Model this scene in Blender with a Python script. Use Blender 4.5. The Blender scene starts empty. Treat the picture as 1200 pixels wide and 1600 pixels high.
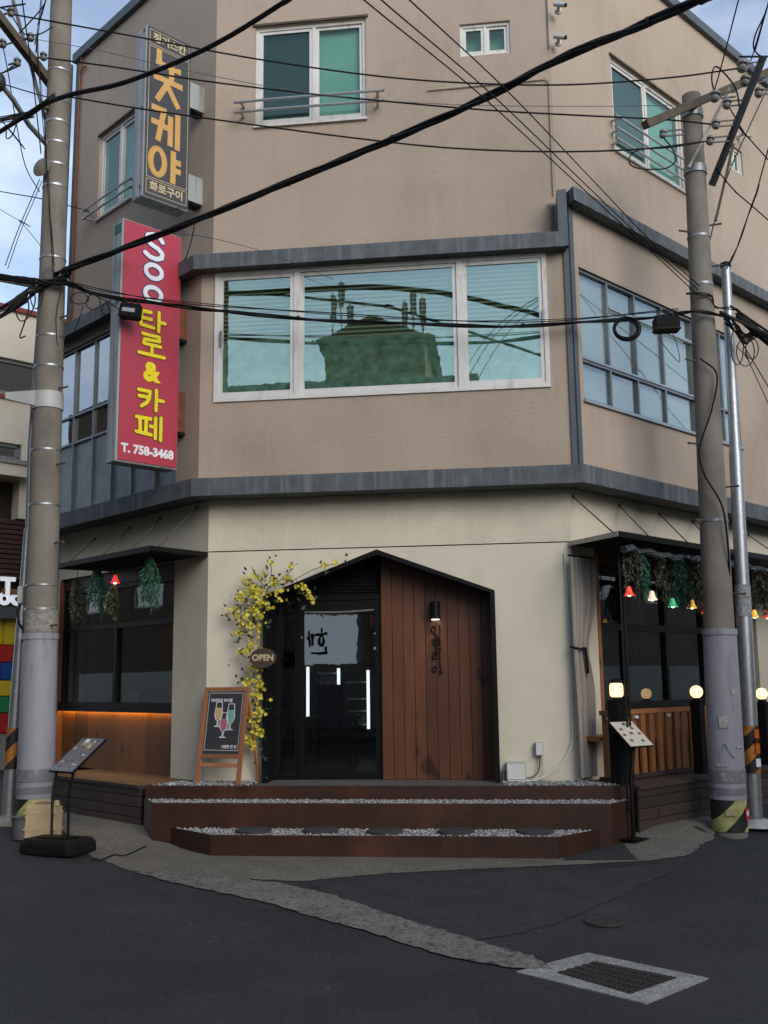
import bpy, bmesh, math, random
from mathutils import Vector as V, Matrix
random.seed(7)
S = bpy.context.scene
COL = S.collection
PI = math.pi
rad = math.radians

# ------------------------------------------------------------------ camera, sky, sun, exposure
H = 1.7
FPX = 1600.0
TH = math.atan(265 / 1600.0); RO = .0125
Fw = V((0, math.cos(TH), math.sin(TH))); U0 = V((0, -math.sin(TH), math.cos(TH))); R0 = V((1, 0, 0))
Rt = math.cos(RO) * R0 - math.sin(RO) * U0
Up = math.sin(RO) * R0 + math.cos(RO) * U0
EYE = V((0, 0, H))
cam = bpy.data.cameras.new('camera'); camo = bpy.data.objects.new('camera', cam); COL.objects.link(camo)
cam.sensor_fit = 'VERTICAL'; cam.sensor_height = 36; cam.sensor_width = 27; cam.lens = 36
cam.clip_start = .05; cam.clip_end = 2000
mw = Matrix(((Rt.x, Up.x, -Fw.x, 0), (Rt.y, Up.y, -Fw.y, 0), (Rt.z, Up.z, -Fw.z, H), (0, 0, 0, 1)))
camo.matrix_world = mw
S.camera = camo

SUN_EL, SUN_AZ = rad(28), rad(150)      # azimuth measured from +Y clockwise: behind the camera and to the right
sund = V((math.sin(SUN_AZ) * math.cos(SUN_EL), math.cos(SUN_AZ) * math.cos(SUN_EL), math.sin(SUN_EL)))
sl = bpy.data.lights.new('sun', 'SUN'); sl.energy = 1.5; sl.angle = rad(38); sl.color = (1, .91, .79)
so = bpy.data.objects.new('sun', sl); COL.objects.link(so)
so.rotation_euler = (-sund).to_track_quat('-Z', 'Y').to_euler()
W = bpy.data.worlds.new('World'); S.world = W; W.use_nodes = True
nt = W.node_tree; nt.nodes.clear()
def N(t, typ, **k):
    n = t.nodes.new(typ)
    for a, b in k.items(): setattr(n, a, b)
    return n
wo = N(nt, 'ShaderNodeOutputWorld'); bg = N(nt, 'ShaderNodeBackground'); sky = N(nt, 'ShaderNodeTexSky')
sky.sky_type = 'NISHITA'; sky.sun_disc = False; sky.sun_elevation = SUN_EL; sky.sun_rotation = SUN_AZ
sky.air_density = 1.0; sky.dust_density = .3; sky.ozone_density = 1.6
tc = N(nt, 'ShaderNodeTexCoord'); mp = N(nt, 'ShaderNodeMapping'); mp.inputs['Scale'].default_value = (1, 1, 2.2)
no = N(nt, 'ShaderNodeTexNoise'); no.inputs['Scale'].default_value = 2.6; no.inputs['Detail'].default_value = 8; no.inputs['Roughness'].default_value = .58
rp = N(nt, 'ShaderNodeValToRGB'); rp.color_ramp.elements[0].position = .45; rp.color_ramp.elements[1].position = .77
rp.color_ramp.elements[0].color = (.13, .13, .13, 1); rp.color_ramp.elements[1].color = (.7, .7, .7, 1)
mx = N(nt, 'ShaderNodeMix', data_type='RGBA'); mx.inputs['B'].default_value = (7.6, 8.3, 9.4, 1)
L = nt.links.new
L(tc.outputs['Generated'], mp.inputs['Vector']); L(mp.outputs['Vector'], no.inputs['Vector']); L(no.outputs['Fac'], rp.inputs['Fac'])
L(rp.outputs['Color'], mx.inputs['Factor']); L(sky.outputs['Color'], mx.inputs['A']); L(mx.outputs['Result'], bg.inputs['Color'])
bg.inputs['Strength'].default_value = .132; L(bg.outputs['Background'], wo.inputs['Surface'])
S.view_settings.view_transform = 'Standard'; S.view_settings.look = 'None'; S.view_settings.gamma = 1
S.view_settings.exposure = 0.48
S.view_settings.use_curve_mapping = False
S.render.engine = 'CYCLES'
cy = S.cycles; cy.max_bounces = 6; cy.diffuse_bounces = 3; cy.glossy_bounces = 3; cy.transmission_bounces = 3; cy.transparent_max_bounces = 12
cy.caustics_reflective = False; cy.caustics_refractive = False; cy.use_adaptive_sampling = True; cy.adaptive_threshold = .02

# ------------------------------------------------------------------ helpers: places
def ray(x, y): return Fw + (x - 600) / FPX * Rt - (y - 800) / FPX * Up
def at(x, y, Y):
    r = ray(x, y); return EYE + r * (Y / r.y)
def gz(x, y, z=0.0):
    r = ray(x, y); return EYE + r * ((z - H) / r.z)
def ss(a, b, x):
    t = max(0., min(1., (x - a) / (b - a))); return t * t * (3 - 2 * t)
def gh(x, y):       # height of the street surface: it climbs gently towards the corner
    k = ss(2.9, 3.5, x) if x > 0 else .55
    return .085 * ss(6.5, 10, y) + .15 * ss(1.75, 2.7, abs(x)) * ss(9.6 + .9 * k, 10.8 + .8 * k, y)
def gp(x, y):       # street point seen at a photo position
    z = 0.0
    for i in range(8):
        p = gz(x, y, z); z = gh(p.x, p.y)
    return V((p.x, p.y, z))
class Fr:
    def __init__(s, O, d, n): s.O = V(O); s.d = V(d).normalized(); s.n = V(n).normalized()
    def P(s, u, w, z): return V((s.O.x, s.O.y, 0)) + s.d * u + s.n * w + V((0, 0, z))
    def pu(s, x, y, w=0.):
        r = ray(x, y); p0 = s.O + s.n * w; t = (p0 - EYE).dot(s.n) / r.dot(s.n); p = EYE + r * t
        return (p - V((s.O.x, s.O.y, 0))).dot(s.d), p.z
    def rect(s, tl, br, w=0.):
        a = s.pu(*tl, w); b = s.pu(*br, w); return a[0], b[0], b[1], a[1]     # u0,u1,z0,z1
cd = lambda a: math.cos(rad(a)); sd = lambda a: math.sin(rad(a))
A3 = V((-2.0, 11.546, 0)); B3 = V((2.03, 11.051, 0)); LM = 4.06
FM = Fr(A3, (cd(7), -sd(7), 0), (-sd(7), -cd(7), 0))
FR = Fr(B3, (cd(44), sd(44), 0), (sd(44), -cd(44), 0))
FL = Fr(A3, (cd(46), -sd(46), 0), (-sd(46), -cd(46), 0))
TL_, TR_ = math.tan(rad(19.5)), math.tan(rad(25.5))
LL, LR = 3.72, 11.0
def ends(fr, w):    # u range of a face pushed out by w, mitred at the corners
    if fr is FM: return -w * TL_, LM + w * TR_
    if fr is FL: return -LL, w * TL_
    return -w * TR_, LR

# ------------------------------------------------------------------ helpers: meshes
class MB:
    def __init__(s): s.v = []; s.f = []
    def add(s, pts, faces):
        b = len(s.v); s.v += [tuple(p) for p in pts]; s.f += [tuple(i + b for i in f) for f in faces]; return s
    def poly(s, *pts): return s.add(pts, [tuple(range(len(pts)))])
    def box8(s, p):     # p: bottom 4 ccw, top 4
        return s.add(p, [(3, 2, 1, 0), (4, 5, 6, 7), (0, 1, 5, 4), (1, 2, 6, 5), (2, 3, 7, 6), (3, 0, 4, 7)])
    def fb(s, fr, u0, u1, w0, w1, z0, z1):
        P = fr.P
        return s.box8([P(u0, w1, z0), P(u1, w1, z0), P(u1, w0, z0), P(u0, w0, z0), P(u0, w1, z1), P(u1, w1, z1), P(u1, w0, z1), P(u0, w0, z1)])
    def band(s, fr, w0, w1, z0, z1, ua=None, ub=None):   # mitred strip
        a0, b0 = ends(fr, w0); a1, b1 = ends(fr, w1)
        if ua is not None: a0 = a1 = ua
        if ub is not None: b0 = b1 = ub
        P = fr.P
        return s.box8([P(a1, w1, z0), P(b1, w1, z0), P(b0, w0, z0), P(a0, w0, z0), P(a1, w1, z1), P(b1, w1, z1), P(b0, w0, z1), P(a0, w0, z1)])
    def box(s, c, sx, sy, sz, rz=0, base=True):
        c = V(c); R = Matrix.Rotation(rz, 3, 'Z'); z0 = 0 if base else -sz / 2
        q = [(-1, -1), (1, -1), (1, 1), (-1, 1)]
        return s.box8([c + R @ V((a * sx / 2, b * sy / 2, z0)) for a, b in q] + [c + R @ V((a * sx / 2, b * sy / 2, z0 + sz)) for a, b in q])
    def prism(s, pts, vec):     # polygon pts swept along vec
        n = len(pts); vec = V(vec); pts = [V(p) for p in pts]
        return s.add(pts + [p + vec for p in pts], [tuple(range(n))[::-1], tuple(range(n, 2 * n))] + [(i, (i + 1) % n, n + (i + 1) % n, n + i) for i in range(n)])
    def tube(s, pts, r, n=8, cap=True):
        pts = [V(p) for p in pts]; m = len(pts); rr = r if isinstance(r, (list, tuple)) else [r] * m
        b = len(s.v); t0 = (pts[1] - pts[0]).normalized()
        up = V((0, 0, 1)) if abs(t0.z) < .9 else V((1, 0, 0))
        x = t0.cross(up).normalized()
        for i, p in enumerate(pts):
            t = (pts[min(i + 1, m - 1)] - pts[max(i - 1, 0)])
            t = t.normalized() if t.length > 1e-9 else t0
            x = (x - t * x.dot(t)).normalized(); y = t.cross(x)
            for k in range(n):
                a = 2 * PI * k / n; s.v.append(tuple(p + (x * math.cos(a) + y * math.sin(a)) * rr[i]))
        for i in range(m - 1):
            for k in range(n):
                k2 = (k + 1) % n; s.f.append((b + i * n + k, b + i * n + k2, b + (i + 1) * n + k2, b + (i + 1) * n + k))
        if cap: s.f.append(tuple(b + k for k in range(n))[::-1]); s.f.append(tuple(b + (m - 1) * n + k for k in range(n)))
        return s
    def bar(s, a, b_, wx, wz, up=(0, 0, 1)):    # rectangular bar from a to b
        a = V(a); b_ = V(b_); t = (b_ - a).normalized(); u = V(up); x = t.cross(u)
        if x.length < 1e-4: x = t.cross(V((1, 0, 0)))
        x.normalize(); y = x.cross(t)
        q = [x * wx / 2 + y * wz / 2, -x * wx / 2 + y * wz / 2, -x * wx / 2 - y * wz / 2, x * wx / 2 - y * wz / 2]
        return s.box8([a + k for k in q] + [b_ + k for k in q])
    def sph(s, c, r, n=10, m=7, sc=(1, 1, 1)):
        c = V(c); b = len(s.v)
        for j in range(m + 1):
            th = PI * j / m
            for k in range(n):
                a = 2 * PI * k / n; s.v.append((c.x + r * sc[0] * math.sin(th) * math.cos(a), c.y + r * sc[1] * math.sin(th) * math.sin(a), c.z + r * sc[2] * math.cos(th)))
        for j in range(m):
            for k in range(n):
                k2 = (k + 1) % n; s.f.append((b + j * n + k, b + (j + 1) * n + k, b + (j + 1) * n + k2, b + j * n + k2))
        return s
    def lathe(s, c, prof, n=12, ax=(0, 0, 1)):   # prof: (radius, height)
        c = V(c); ax = V(ax).normalized(); x = ax.orthogonal().normalized(); y = ax.cross(x); b = len(s.v)
        for r, h in prof:
            for k in range(n):
                a = 2 * PI * k / n; s.v.append(tuple(c + ax * h + (x * math.cos(a) + y * math.sin(a)) * r))
        for i in range(len(prof) - 1):
            for k in range(n):
                k2 = (k + 1) % n; s.f.append((b + i * n + k, b + i * n + k2, b + (i + 1) * n + k2, b + (i + 1) * n + k))
        return s
    def wall(s, fr, u0, u1, z0, z1, w, t, holes):    # sheet with thickness and rectangular holes (u0,u1,z0,z1)
        us = sorted({u0, u1} | {min(max(h[i], u0), u1) for h in holes for i in (0, 1)})
        zs = sorted({z0, z1} | {min(max(h[i], z0), z1) for h in holes for i in (2, 3)})
        for i in range(len(us) - 1):
            for j in range(len(zs) - 1):
                a, b_, c, d = us[i], us[i + 1], zs[j], zs[j + 1]
                if any(h[0] - 1e-6 < (a + b_) / 2 < h[1] + 1e-6 and h[2] - 1e-6 < (c + d) / 2 < h[3] + 1e-6 for h in holes): continue
                s.poly(fr.P(a, w, c), fr.P(b_, w, c), fr.P(b_, w, d), fr.P(a, w, d))
                s.poly(fr.P(b_, w - t, c), fr.P(a, w - t, c), fr.P(a, w - t, d), fr.P(b_, w - t, d))
        for a, b_, c, d in holes:
            P = fr.P
            s.poly(P(a, w, c), P(a, w - t, c), P(b_, w - t, c), P(b_, w, c)); s.poly(P(a, w, d), P(b_, w, d), P(b_, w - t, d), P(a, w - t, d))
            s.poly(P(a, w, c), P(a, w, d), P(a, w - t, d), P(a, w - t, c)); s.poly(P(b_, w, c), P(b_, w - t, c), P(b_, w - t, d), P(b_, w, d))
        return s
    def build(s, name, m, parent=None, smooth=False, bevel=0, label=None):
        me = bpy.data.meshes.new(name); me.from_pydata(s.v, [], s.f)
        bm = bmesh.new(); bm.from_mesh(me); bmesh.ops.recalc_face_normals(bm, faces=bm.faces)
        if bevel: bmesh.ops.bevel(bm, geom=bm.edges[:], offset=bevel, segments=2, affect='EDGES', clamp_overlap=True)
        bm.to_mesh(me); bm.free(); me.materials.append(m)
        if smooth:
            me.polygons.foreach_set('use_smooth', [True] * len(me.polygons))
            try: me.set_sharp_from_angle(angle=rad(40))
            except Exception: pass
        o = bpy.data.objects.new(name, me); COL.objects.link(o)
        if parent is not None:
            o.parent = parent
            o.matrix_parent_inverse = Matrix.Translation(-parent.location)
        if label: o['label'] = label
        return o
def tag(o, label, cat, group=None, kind=None):
    o['label'] = label; o['category'] = cat
    if group: o['group'] = group
    if kind: o['kind'] = kind
    return o
def thing(name, label, cat, loc=(0, 0, 0), group=None):
    e = bpy.data.objects.new(name, None); COL.objects.link(e); e.location = V(loc); e.empty_display_size = .1
    return tag(e, label, cat, group)
def struct(o, label=None):
    o['kind'] = 'structure'
    if label: o['label'] = label
    return o
def copy_tree(o, delta, parent=None):
    c = o.copy(); COL.objects.link(c)
    if parent is None: c.location = o.location + V(delta)
    else: c.parent = parent
    for ch in [x for x in bpy.data.objects if x.parent == o]: copy_tree(ch, delta, c)
    return c
def smoothpath(pts, k=8):
    pts = [V(p) for p in pts]; q = [pts[0] * 2 - pts[1]] + pts + [pts[-1] * 2 - pts[-2]]; out = []
    for i in range(1, len(q) - 2):
        for j in range(k):
            t = j / k; a, b, c, d = q[i - 1], q[i], q[i + 1], q[i + 2]
            out.append(.5 * ((2 * b) + (c - a) * t + (2 * a - 5 * b + 4 * c - d) * t * t + (3 * b - a - 3 * c + d) * t ** 3))
    out.append(pts[-1]); return out

# ------------------------------------------------------------------ materials
def newmat(name):
    m = bpy.data.materials.new(name); m.use_nodes = True; t = m.node_tree
    b = t.nodes['Principled BSDF']; return m, t, b
def noise(t, scale, stretch=(1, 1, 1), detail=4, rough=.55):
    g = N(t, 'ShaderNodeNewGeometry'); mp = N(t, 'ShaderNodeMapping'); mp.inputs['Scale'].default_value = stretch
    n = N(t, 'ShaderNodeTexNoise'); n.inputs['Scale'].default_value = scale; n.inputs['Detail'].default_value = detail; n.inputs['Roughness'].default_value = rough
    t.links.new(g.outputs['Position'], mp.inputs['Vector']); t.links.new(mp.outputs['Vector'], n.inputs['Vector']); return n.outputs['Fac']
def ramp(t, fac, stops):
    r = N(t, 'ShaderNodeValToRGB'); e = r.color_ramp.elements
    while len(e) < len(stops): e.new(.5)
    for i, (p, c) in enumerate(stops): e[i].position = p; e[i].color = (*c, 1) if len(c) == 3 else c
    t.links.new(fac, r.inputs['Fac']); return r.outputs['Color']
def mixc(t, a, b, fac, mode='MIX'):
    m = N(t, 'ShaderNodeMix', data_type='RGBA', blend_type=mode)
    for k, v in (('A', a), ('B', b)):
        if isinstance(v, (tuple, list)): m.inputs[k].default_value = (*v, 1)
        else: t.links.new(v, m.inputs[k])
    if isinstance(fac, (int, float)): m.inputs['Factor'].default_value = fac
    else: t.links.new(fac, m.inputs['Factor'])
    return m.outputs['Result']
def bump(t, b, layers):
    prev = None
    for fac, st, dist in layers:
        n = N(t, 'ShaderNodeBump'); n.inputs['Strength'].default_value = st; n.inputs['Distance'].default_value = dist
        t.links.new(fac, n.inputs['Height'])
        if prev is not None: t.links.new(prev, n.inputs['Normal'])
        prev = n.outputs['Normal']
    t.links.new(prev, b.inputs['Normal'])
def mul(c, k): return tuple(max(0, x * k) for x in c)
def mat(name, c, rough=.7, metal=0, var=.2, vs=2.5, st=(1, 1, 1), bs=0, bst=.3, bd=.004, streak=0, stain=None, spec=.5):
    m, t, b = newmat(name)
    f = noise(t, vs, st, 6)
    col = ramp(t, f, [(.28, mul(c, 1 - var)), (.72, mul(c, 1 + var))])
    if streak:
        s = noise(t, 1, (14, 14, .9), 5, .6)
        sr = ramp(t, s, [(.5, (0, 0, 0)), (.72, (1, 1, 1))])
        col = mixc(t, col, mul(c, .45), sr) if streak < 0 else mixc(t, col, tuple(min(1, x * 1.5 + .03) for x in c), sr)
    if stain:
        s2 = ramp(t, noise(t, stain[1], stain[2], 5, .65), [(.55, (0, 0, 0)), (.72, (1, 1, 1))])
        col = mixc(t, col, stain[0], s2)
    t.links.new(col, b.inputs['Base Color'])
    b.inputs['Roughness'].default_value = rough; b.inputs['Metallic'].default_value = metal; b.inputs['Specular IOR Level'].default_value = spec
    if bs: bump(t, b, [(noise(t, bs, (1, 1, 1), 5, .6), bst, bd)])
    return m
def stucco(name, c):
    m, t, b = newmat(name)
    col = ramp(t, noise(t, .9, (1, 1, .6), 6), [(.3, mul(c, .88)), (.7, mul(c, 1.1))])
    sr = ramp(t, noise(t, 1, (9, 9, .5), 5, .65), [(.5, (0, 0, 0)), (.85, (1, 1, 1))])
    sm_ = N(t, 'ShaderNodeMath', operation='MULTIPLY'); sm_.inputs[1].default_value = .42; t.links.new(sr, sm_.inputs[0])
    col = mixc(t, col, mul(c, .70), sm_.outputs[0])
    pt = ramp(t, noise(t, .35, (1, 1, 1.6), 3, .5), [(.42, (0, 0, 0)), (.62, (.5, .5, .5))]); col = mixc(t, col, mul(c, 1.2), pt)
    pd = ramp(t, noise(t, .6, (1.3, 1.3, .8), 6, .7), [(.55, (0, 0, 0)), (.75, (.6, .6, .6))]); col = mixc(t, col, mul(c, .74), pd)
    fine = ramp(t, noise(t, 16, (1, 1, 4.5), 4, .65), [(.60, (0, 0, 0)), (.72, (1, 1, 1))])
    col = mixc(t, col, mul(c, .75), fine)
    t.links.new(col, b.inputs['Base Color']); b.inputs['Roughness'].default_value = .92; b.inputs['Specular IOR Level'].default_value = .2
    bump(t, b, [(noise(t, 15, (1, 1, 4), 4, .65), .34, .012), (noise(t, 120, (1, 1, 1), 2), .3, .003)])
    return m
def glass(name, tint, r0=.08, rough=.01, rtint=(1, 1, 1)):
    m = bpy.data.materials.new(name); m.use_nodes = True; t = m.node_tree; t.nodes.clear()
    o = N(t, 'ShaderNodeOutputMaterial'); mxs = N(t, 'ShaderNodeMixShader'); tr = N(t, 'ShaderNodeBsdfTransparent'); gl = N(t, 'ShaderNodeBsdfGlossy')
    tr.inputs['Color'].default_value = (*tint, 1); gl.inputs['Roughness'].default_value = rough; gl.inputs['Color'].default_value = (*rtint, 1)
    lw = N(t, 'ShaderNodeLayerWeight'); lw.inputs['Blend'].default_value = .5
    pw = N(t, 'ShaderNodeMath', operation='POWER'); pw.inputs[1].default_value = 4
    ma = N(t, 'ShaderNodeMath', operation='MULTIPLY_ADD'); ma.inputs[1].default_value = 1 - r0; ma.inputs[2].default_value = r0
    bp = N(t, 'ShaderNodeBump'); bp.inputs['Strength'].default_value = .04; bp.inputs['Distance'].default_value = .02
    t.links.new(noise(t, 1.3), bp.inputs['Height']); t.links.new(bp.outputs['Normal'], gl.inputs['Normal'])
    t.links.new(lw.outputs['Facing'], pw.inputs[0]); t.links.new(pw.outputs[0], ma.inputs[0]); t.links.new(ma.outputs[0], mxs.inputs['Fac'])
    t.links.new(tr.outputs[0], mxs.inputs[1]); t.links.new(gl.outputs[0], mxs.inputs[2]); t.links.new(mxs.outputs[0], o.inputs['Surface'])
    return m
def emit(name, c, s):
    m, t, b = newmat(name); b.inputs['Base Color'].default_value = (*c, 1)
    b.inputs['Emission Color'].default_value = (*c, 1); b.inputs['Emission Strength'].default_value = s; return m
def flat(name, c, rough=.6, spec=.3):
    return mat(name, c, rough, var=.08, vs=5, spec=spec)
def wood(name, c, rough=.55, axis='z', var=.35):
    m, t, b = newmat(name)
    st = {'z': (1, 1, .06), 'h': (.12, .12, 1)}[axis]
    g = noise(t, 26, st, 5, .6)
    col = ramp(t, g, [(.3, mul(c, 1 - var)), (.5, c), (.75, mul(c, 1 + var))])
    big = ramp(t, noise(t, 2.2, (1, 1, .5) if axis == 'z' else (1, 1, 1), 3), [(.3, mul(c, .7)), (.7, mul(c, 1.2))])
    col = mixc(t, col, big, .5)
    kn = ramp(t, noise(t, 5, (1, 1, .6), 1), [(.70, (0, 0, 0)), (.76, (1, 1, 1))])
    col = mixc(t, col, mul(c, .35), kn)
    oi = N(t, 'ShaderNodeObjectInfo'); hs = N(t, 'ShaderNodeHueSaturation')
    mr = N(t, 'ShaderNodeMapRange'); mr.inputs['To Min'].default_value = .72; mr.inputs['To Max'].default_value = 1.25
    t.links.new(oi.outputs['Random'], mr.inputs['Value']); t.links.new(mr.outputs['Result'], hs.inputs['Value']); t.links.new(col, hs.inputs['Color'])
    t.links.new(hs.outputs['Color'], b.inputs['Base Color']); b.inputs['Roughness'].default_value = rough
    bump(t, b, [(g, .25, .003)])
    return m
def stripes(name, c1, c2, k, off=0., slope=1.):
    m, t, b = newmat(name); g = N(t, 'ShaderNodeNewGeometry'); d = N(t, 'ShaderNodeVectorMath', operation='DOT_PRODUCT')
    d.inputs[1].default_value = (k * slope, 0, -k); fr = N(t, 'ShaderNodeMath', operation='ADD'); fr.inputs[1].default_value = off
    f2 = N(t, 'ShaderNodeMath', operation='FRACT'); gt = N(t, 'ShaderNodeMath', operation='GREATER_THAN'); gt.inputs[1].default_value = .5
    t.links.new(g.outputs['Position'], d.inputs[0]); t.links.new(d.outputs['Value'], fr.inputs[0]); t.links.new(fr.outputs[0], f2.inputs[0]); t.links.new(f2.outputs[0], gt.inputs[0])
    col = mixc(t, c1, c2, gt.outputs[0]); dirt = ramp(t, noise(t, 9, (1, 1, 1), 6), [(.35, (.55, .55, .5)), (.65, (1, 1, 1))])
    t.links.new(mixc(t, col, dirt, 1, 'MULTIPLY'), b.inputs['Base Color']); b.inputs['Roughness'].default_value = .6; return m

M = {}
M['tan'] = stucco('tan_stucco', (.40, .322, .256))
M['cream'] = stucco('cream_stucco', (.69, .63, .495))
M['creamflat'] = mat('cream_paint', (.69, .635, .50), .85, var=.06, vs=1.5, bs=60, bst=.15, bd=.003, stain=((.60, .55, .43), 1.2, (1, 1, .4)))
M['band'] = mat('weathered_slate_paint', (.085, .098, .108), .75, var=.25, vs=6, streak=1, bs=30, bst=.2)
M['bandsmooth'] = mat('slate_blue_paint', (.075, .09, .105), .6, var=.12, vs=4)
M['pvc'] = mat('white_window_plastic', (.66, .65, .62), .45, var=.08, vs=4, stain=((.42, .38, .33), 3, (3, 3, .5)))
M['alu'] = mat('brushed_aluminium', (.42, .43, .44), .4, .7, var=.12, vs=8)
M['alud'] = mat('dull_aluminium', (.25, .26, .27), .45, .6, var=.15, vs=8)
M['steel'] = mat('galvanised_steel', (.36, .38, .39), .42, .75, var=.18, vs=22, bs=60, bst=.05)
M['rust'] = mat('brown_steel_paint', (.040, .0122, .0050), .55, var=.45, vs=3, bs=45, bst=.12, stain=((.085, .027, .010), 1.6, (1, 1, .7)))
M['black'] = mat('black_metal', (.0045, .0045, .005), .5, var=.2, vs=5, spec=.22)
M['blackm'] = mat('matt_black', (.007, .007, .0075), .8, var=.2, vs=5, spec=.2)
M['rubber'] = mat('black_cable', (.0055, .0055, .006), .6, var=.3, vs=8, spec=.25)
M['cablegrey'] = mat('grey_cable', (.10, .10, .105), .6, var=.2, vs=8)
M['white'] = mat('white_plastic', (.7, .7, .68), .5, var=.06, vs=4)
M['greybox'] = mat('grey_plastic', (.45, .46, .45), .5, var=.08, vs=5)
M['conc'] = mat('pole_concrete', (.20, .178, .15), .92, var=.2, vs=3.5, st=(1, 1, .8), bs=70, bst=.35, stain=((.12, .105, .088), 3, (1, 1, .35)))
M['jacket'] = mat('lilac_grey_pole_sleeve', (.30, .30, .345), .55, var=.06, vs=3, st=(2, 2, .4), stain=((.17, .165, .175), 3.5, (2, 2, .35)), bs=70, bst=.12)
M['jacketd'] = mat('grey_pole_sleeve_band', (.17, .175, .195), .55, var=.1, vs=6, stain=((.45, .45, .45), 14, (1, 1, 1)))
M['hazy'] = stripes('yellow_black_hazard', (.50, .50, .20), (.02, .02, .02), 2.6, .1, 1.0)
M['hazo'] = stripes('orange_black_hazard', (.52, .19, .025), (.02, .018, .018), 3.4, .35, 1.0)
M['deck'] = wood('dark_deck_wood', (.050, .030, .024), .6, 'h', .25)
M['plank'] = wood('red_brown_cedar', (.125, .043, .018), .45, 'z')
M['panel'] = wood('warm_wood_panel', (.16, .062, .020), .5, 'z', .3)
M['bench'] = wood('honey_wood', (.30, .115, .033), .5, 'z', .3)
M['easel'] = wood('easel_wood', (.36, .145, .065), .55, 'z', .25)
M['darkwood'] = wood('dark_interior_wood', (.055, .022, .012), .55, 'z', .3)
M['slatbrown'] = mat('brown_slat', (.055, .020, .015), .6, var=.2, vs=5)
M['gravel'] = None
M['stone'] = mat('dark_stepping_stone', (.035, .035, .036), .85, var=.3, vs=18, bs=60, bst=.4)
M['gwin'] = glass('green_tinted_glass', (.86, .94, .88), .27, .006, (.86, .95, .80))
M['gwin3'] = glass('green_window_glass', (.72, .86, .80), .06, .008, (.85, .95, .85))
M['gdark'] = glass('clear_shop_glass', (.66, .66, .64), .095, .004)
M['gblue'] = glass('blue_grey_glass', (.88, .92, .90), .14, .02)
M['film'] = mat('pale_green_interior_film', (.27, .44, .39), .6, var=.6, vs=9)
M['film3'] = mat('teal_window_blind', (.44, .58, .55), .7, var=.08, vs=2)
M['blind'] = mat('grey_green_blind', (.44, .47, .39), .6, var=.1, vs=3)
M['screen'] = mat('dark_insect_screen', (.022, .030, .030), .7, var=.15, vs=3)
M['frost'] = mat('blue_grey_frosted_panel', (.50, .56, .54), .5, var=.1, vs=2.5, stain=((.40, .46, .46), 2, (3, 3, .4)))
M['frost_l'] = mat('grey_frosted_panel', (.20, .235, .25), .35, var=.3, vs=3, stain=((.22, .25, .26), 2.5, (1, 1, .7)))
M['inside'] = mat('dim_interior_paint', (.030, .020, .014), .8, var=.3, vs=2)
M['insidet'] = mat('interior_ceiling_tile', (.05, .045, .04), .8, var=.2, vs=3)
M['tile'] = mat('grey_stone_threshold', (.10, .095, .09), .7, var=.2, vs=9)
M['signred'] = mat('crimson_sign_face', (.42, .035, .06), .4, var=.08, vs=1.2)
M['signdark'] = mat('charcoal_sign_face', (.048, .048, .053), .45, var=.06, vs=2)
M['signside'] = mat('pale_grey_sign_casing', (.36, .39, .39), .5, var=.1, vs=2, st=(2, 2, .3), streak=-1)
M['gold'] = flat('gold_lettering', (.62, .36, .12))
M['goldp'] = flat('pale_gold_lettering', (.55, .45, .27))
M['yell'] = flat('yellow_lettering', (.80, .66, .02))
M['lett'] = flat('white_lettering', (.78, .79, .84))
M['navy'] = flat('navy_outline', (.04, .04, .16))
M['brownout'] = flat('brown_outline', (.16, .05, .01))
M['rustbr'] = mat('rusty_sign_bracket', (.16, .045, .022), .8, var=.4, vs=8)
M['tube'] = emit('fluorescent_tube', (.82, .92, 1), 2.2)
M['warm'] = emit('warm_globe', (1, .68, .34), 1.35)
M['led'] = emit('amber_strip', (1, .55, .11), 26)
M['bulb'] = emit('bulb', (1, .85, .6), 6)
M['beige'] = mat('beige_jerrycan', (.50, .39, .23), .5, var=.15, vs=4)
M['bucket'] = mat('grey_bucket', (.10, .10, .10), .6, var=.2, vs=6)
M['curtain'] = mat('taupe_curtain', (.40, .345, .295), .85, var=.12, vs=3, st=(3, 3, .4))
M['vinyl'] = None
M['insul'] = mat('grey_ceramic', (.20, .195, .185), .35, var=.25, vs=10)
M['armwood'] = mat('weathered_crossarm', (.085, .065, .045), .85, var=.35, vs=12)
M['armdark'] = mat('dark_steel_arm', (.018, .019, .022), .5, var=.2, vs=6)

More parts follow.
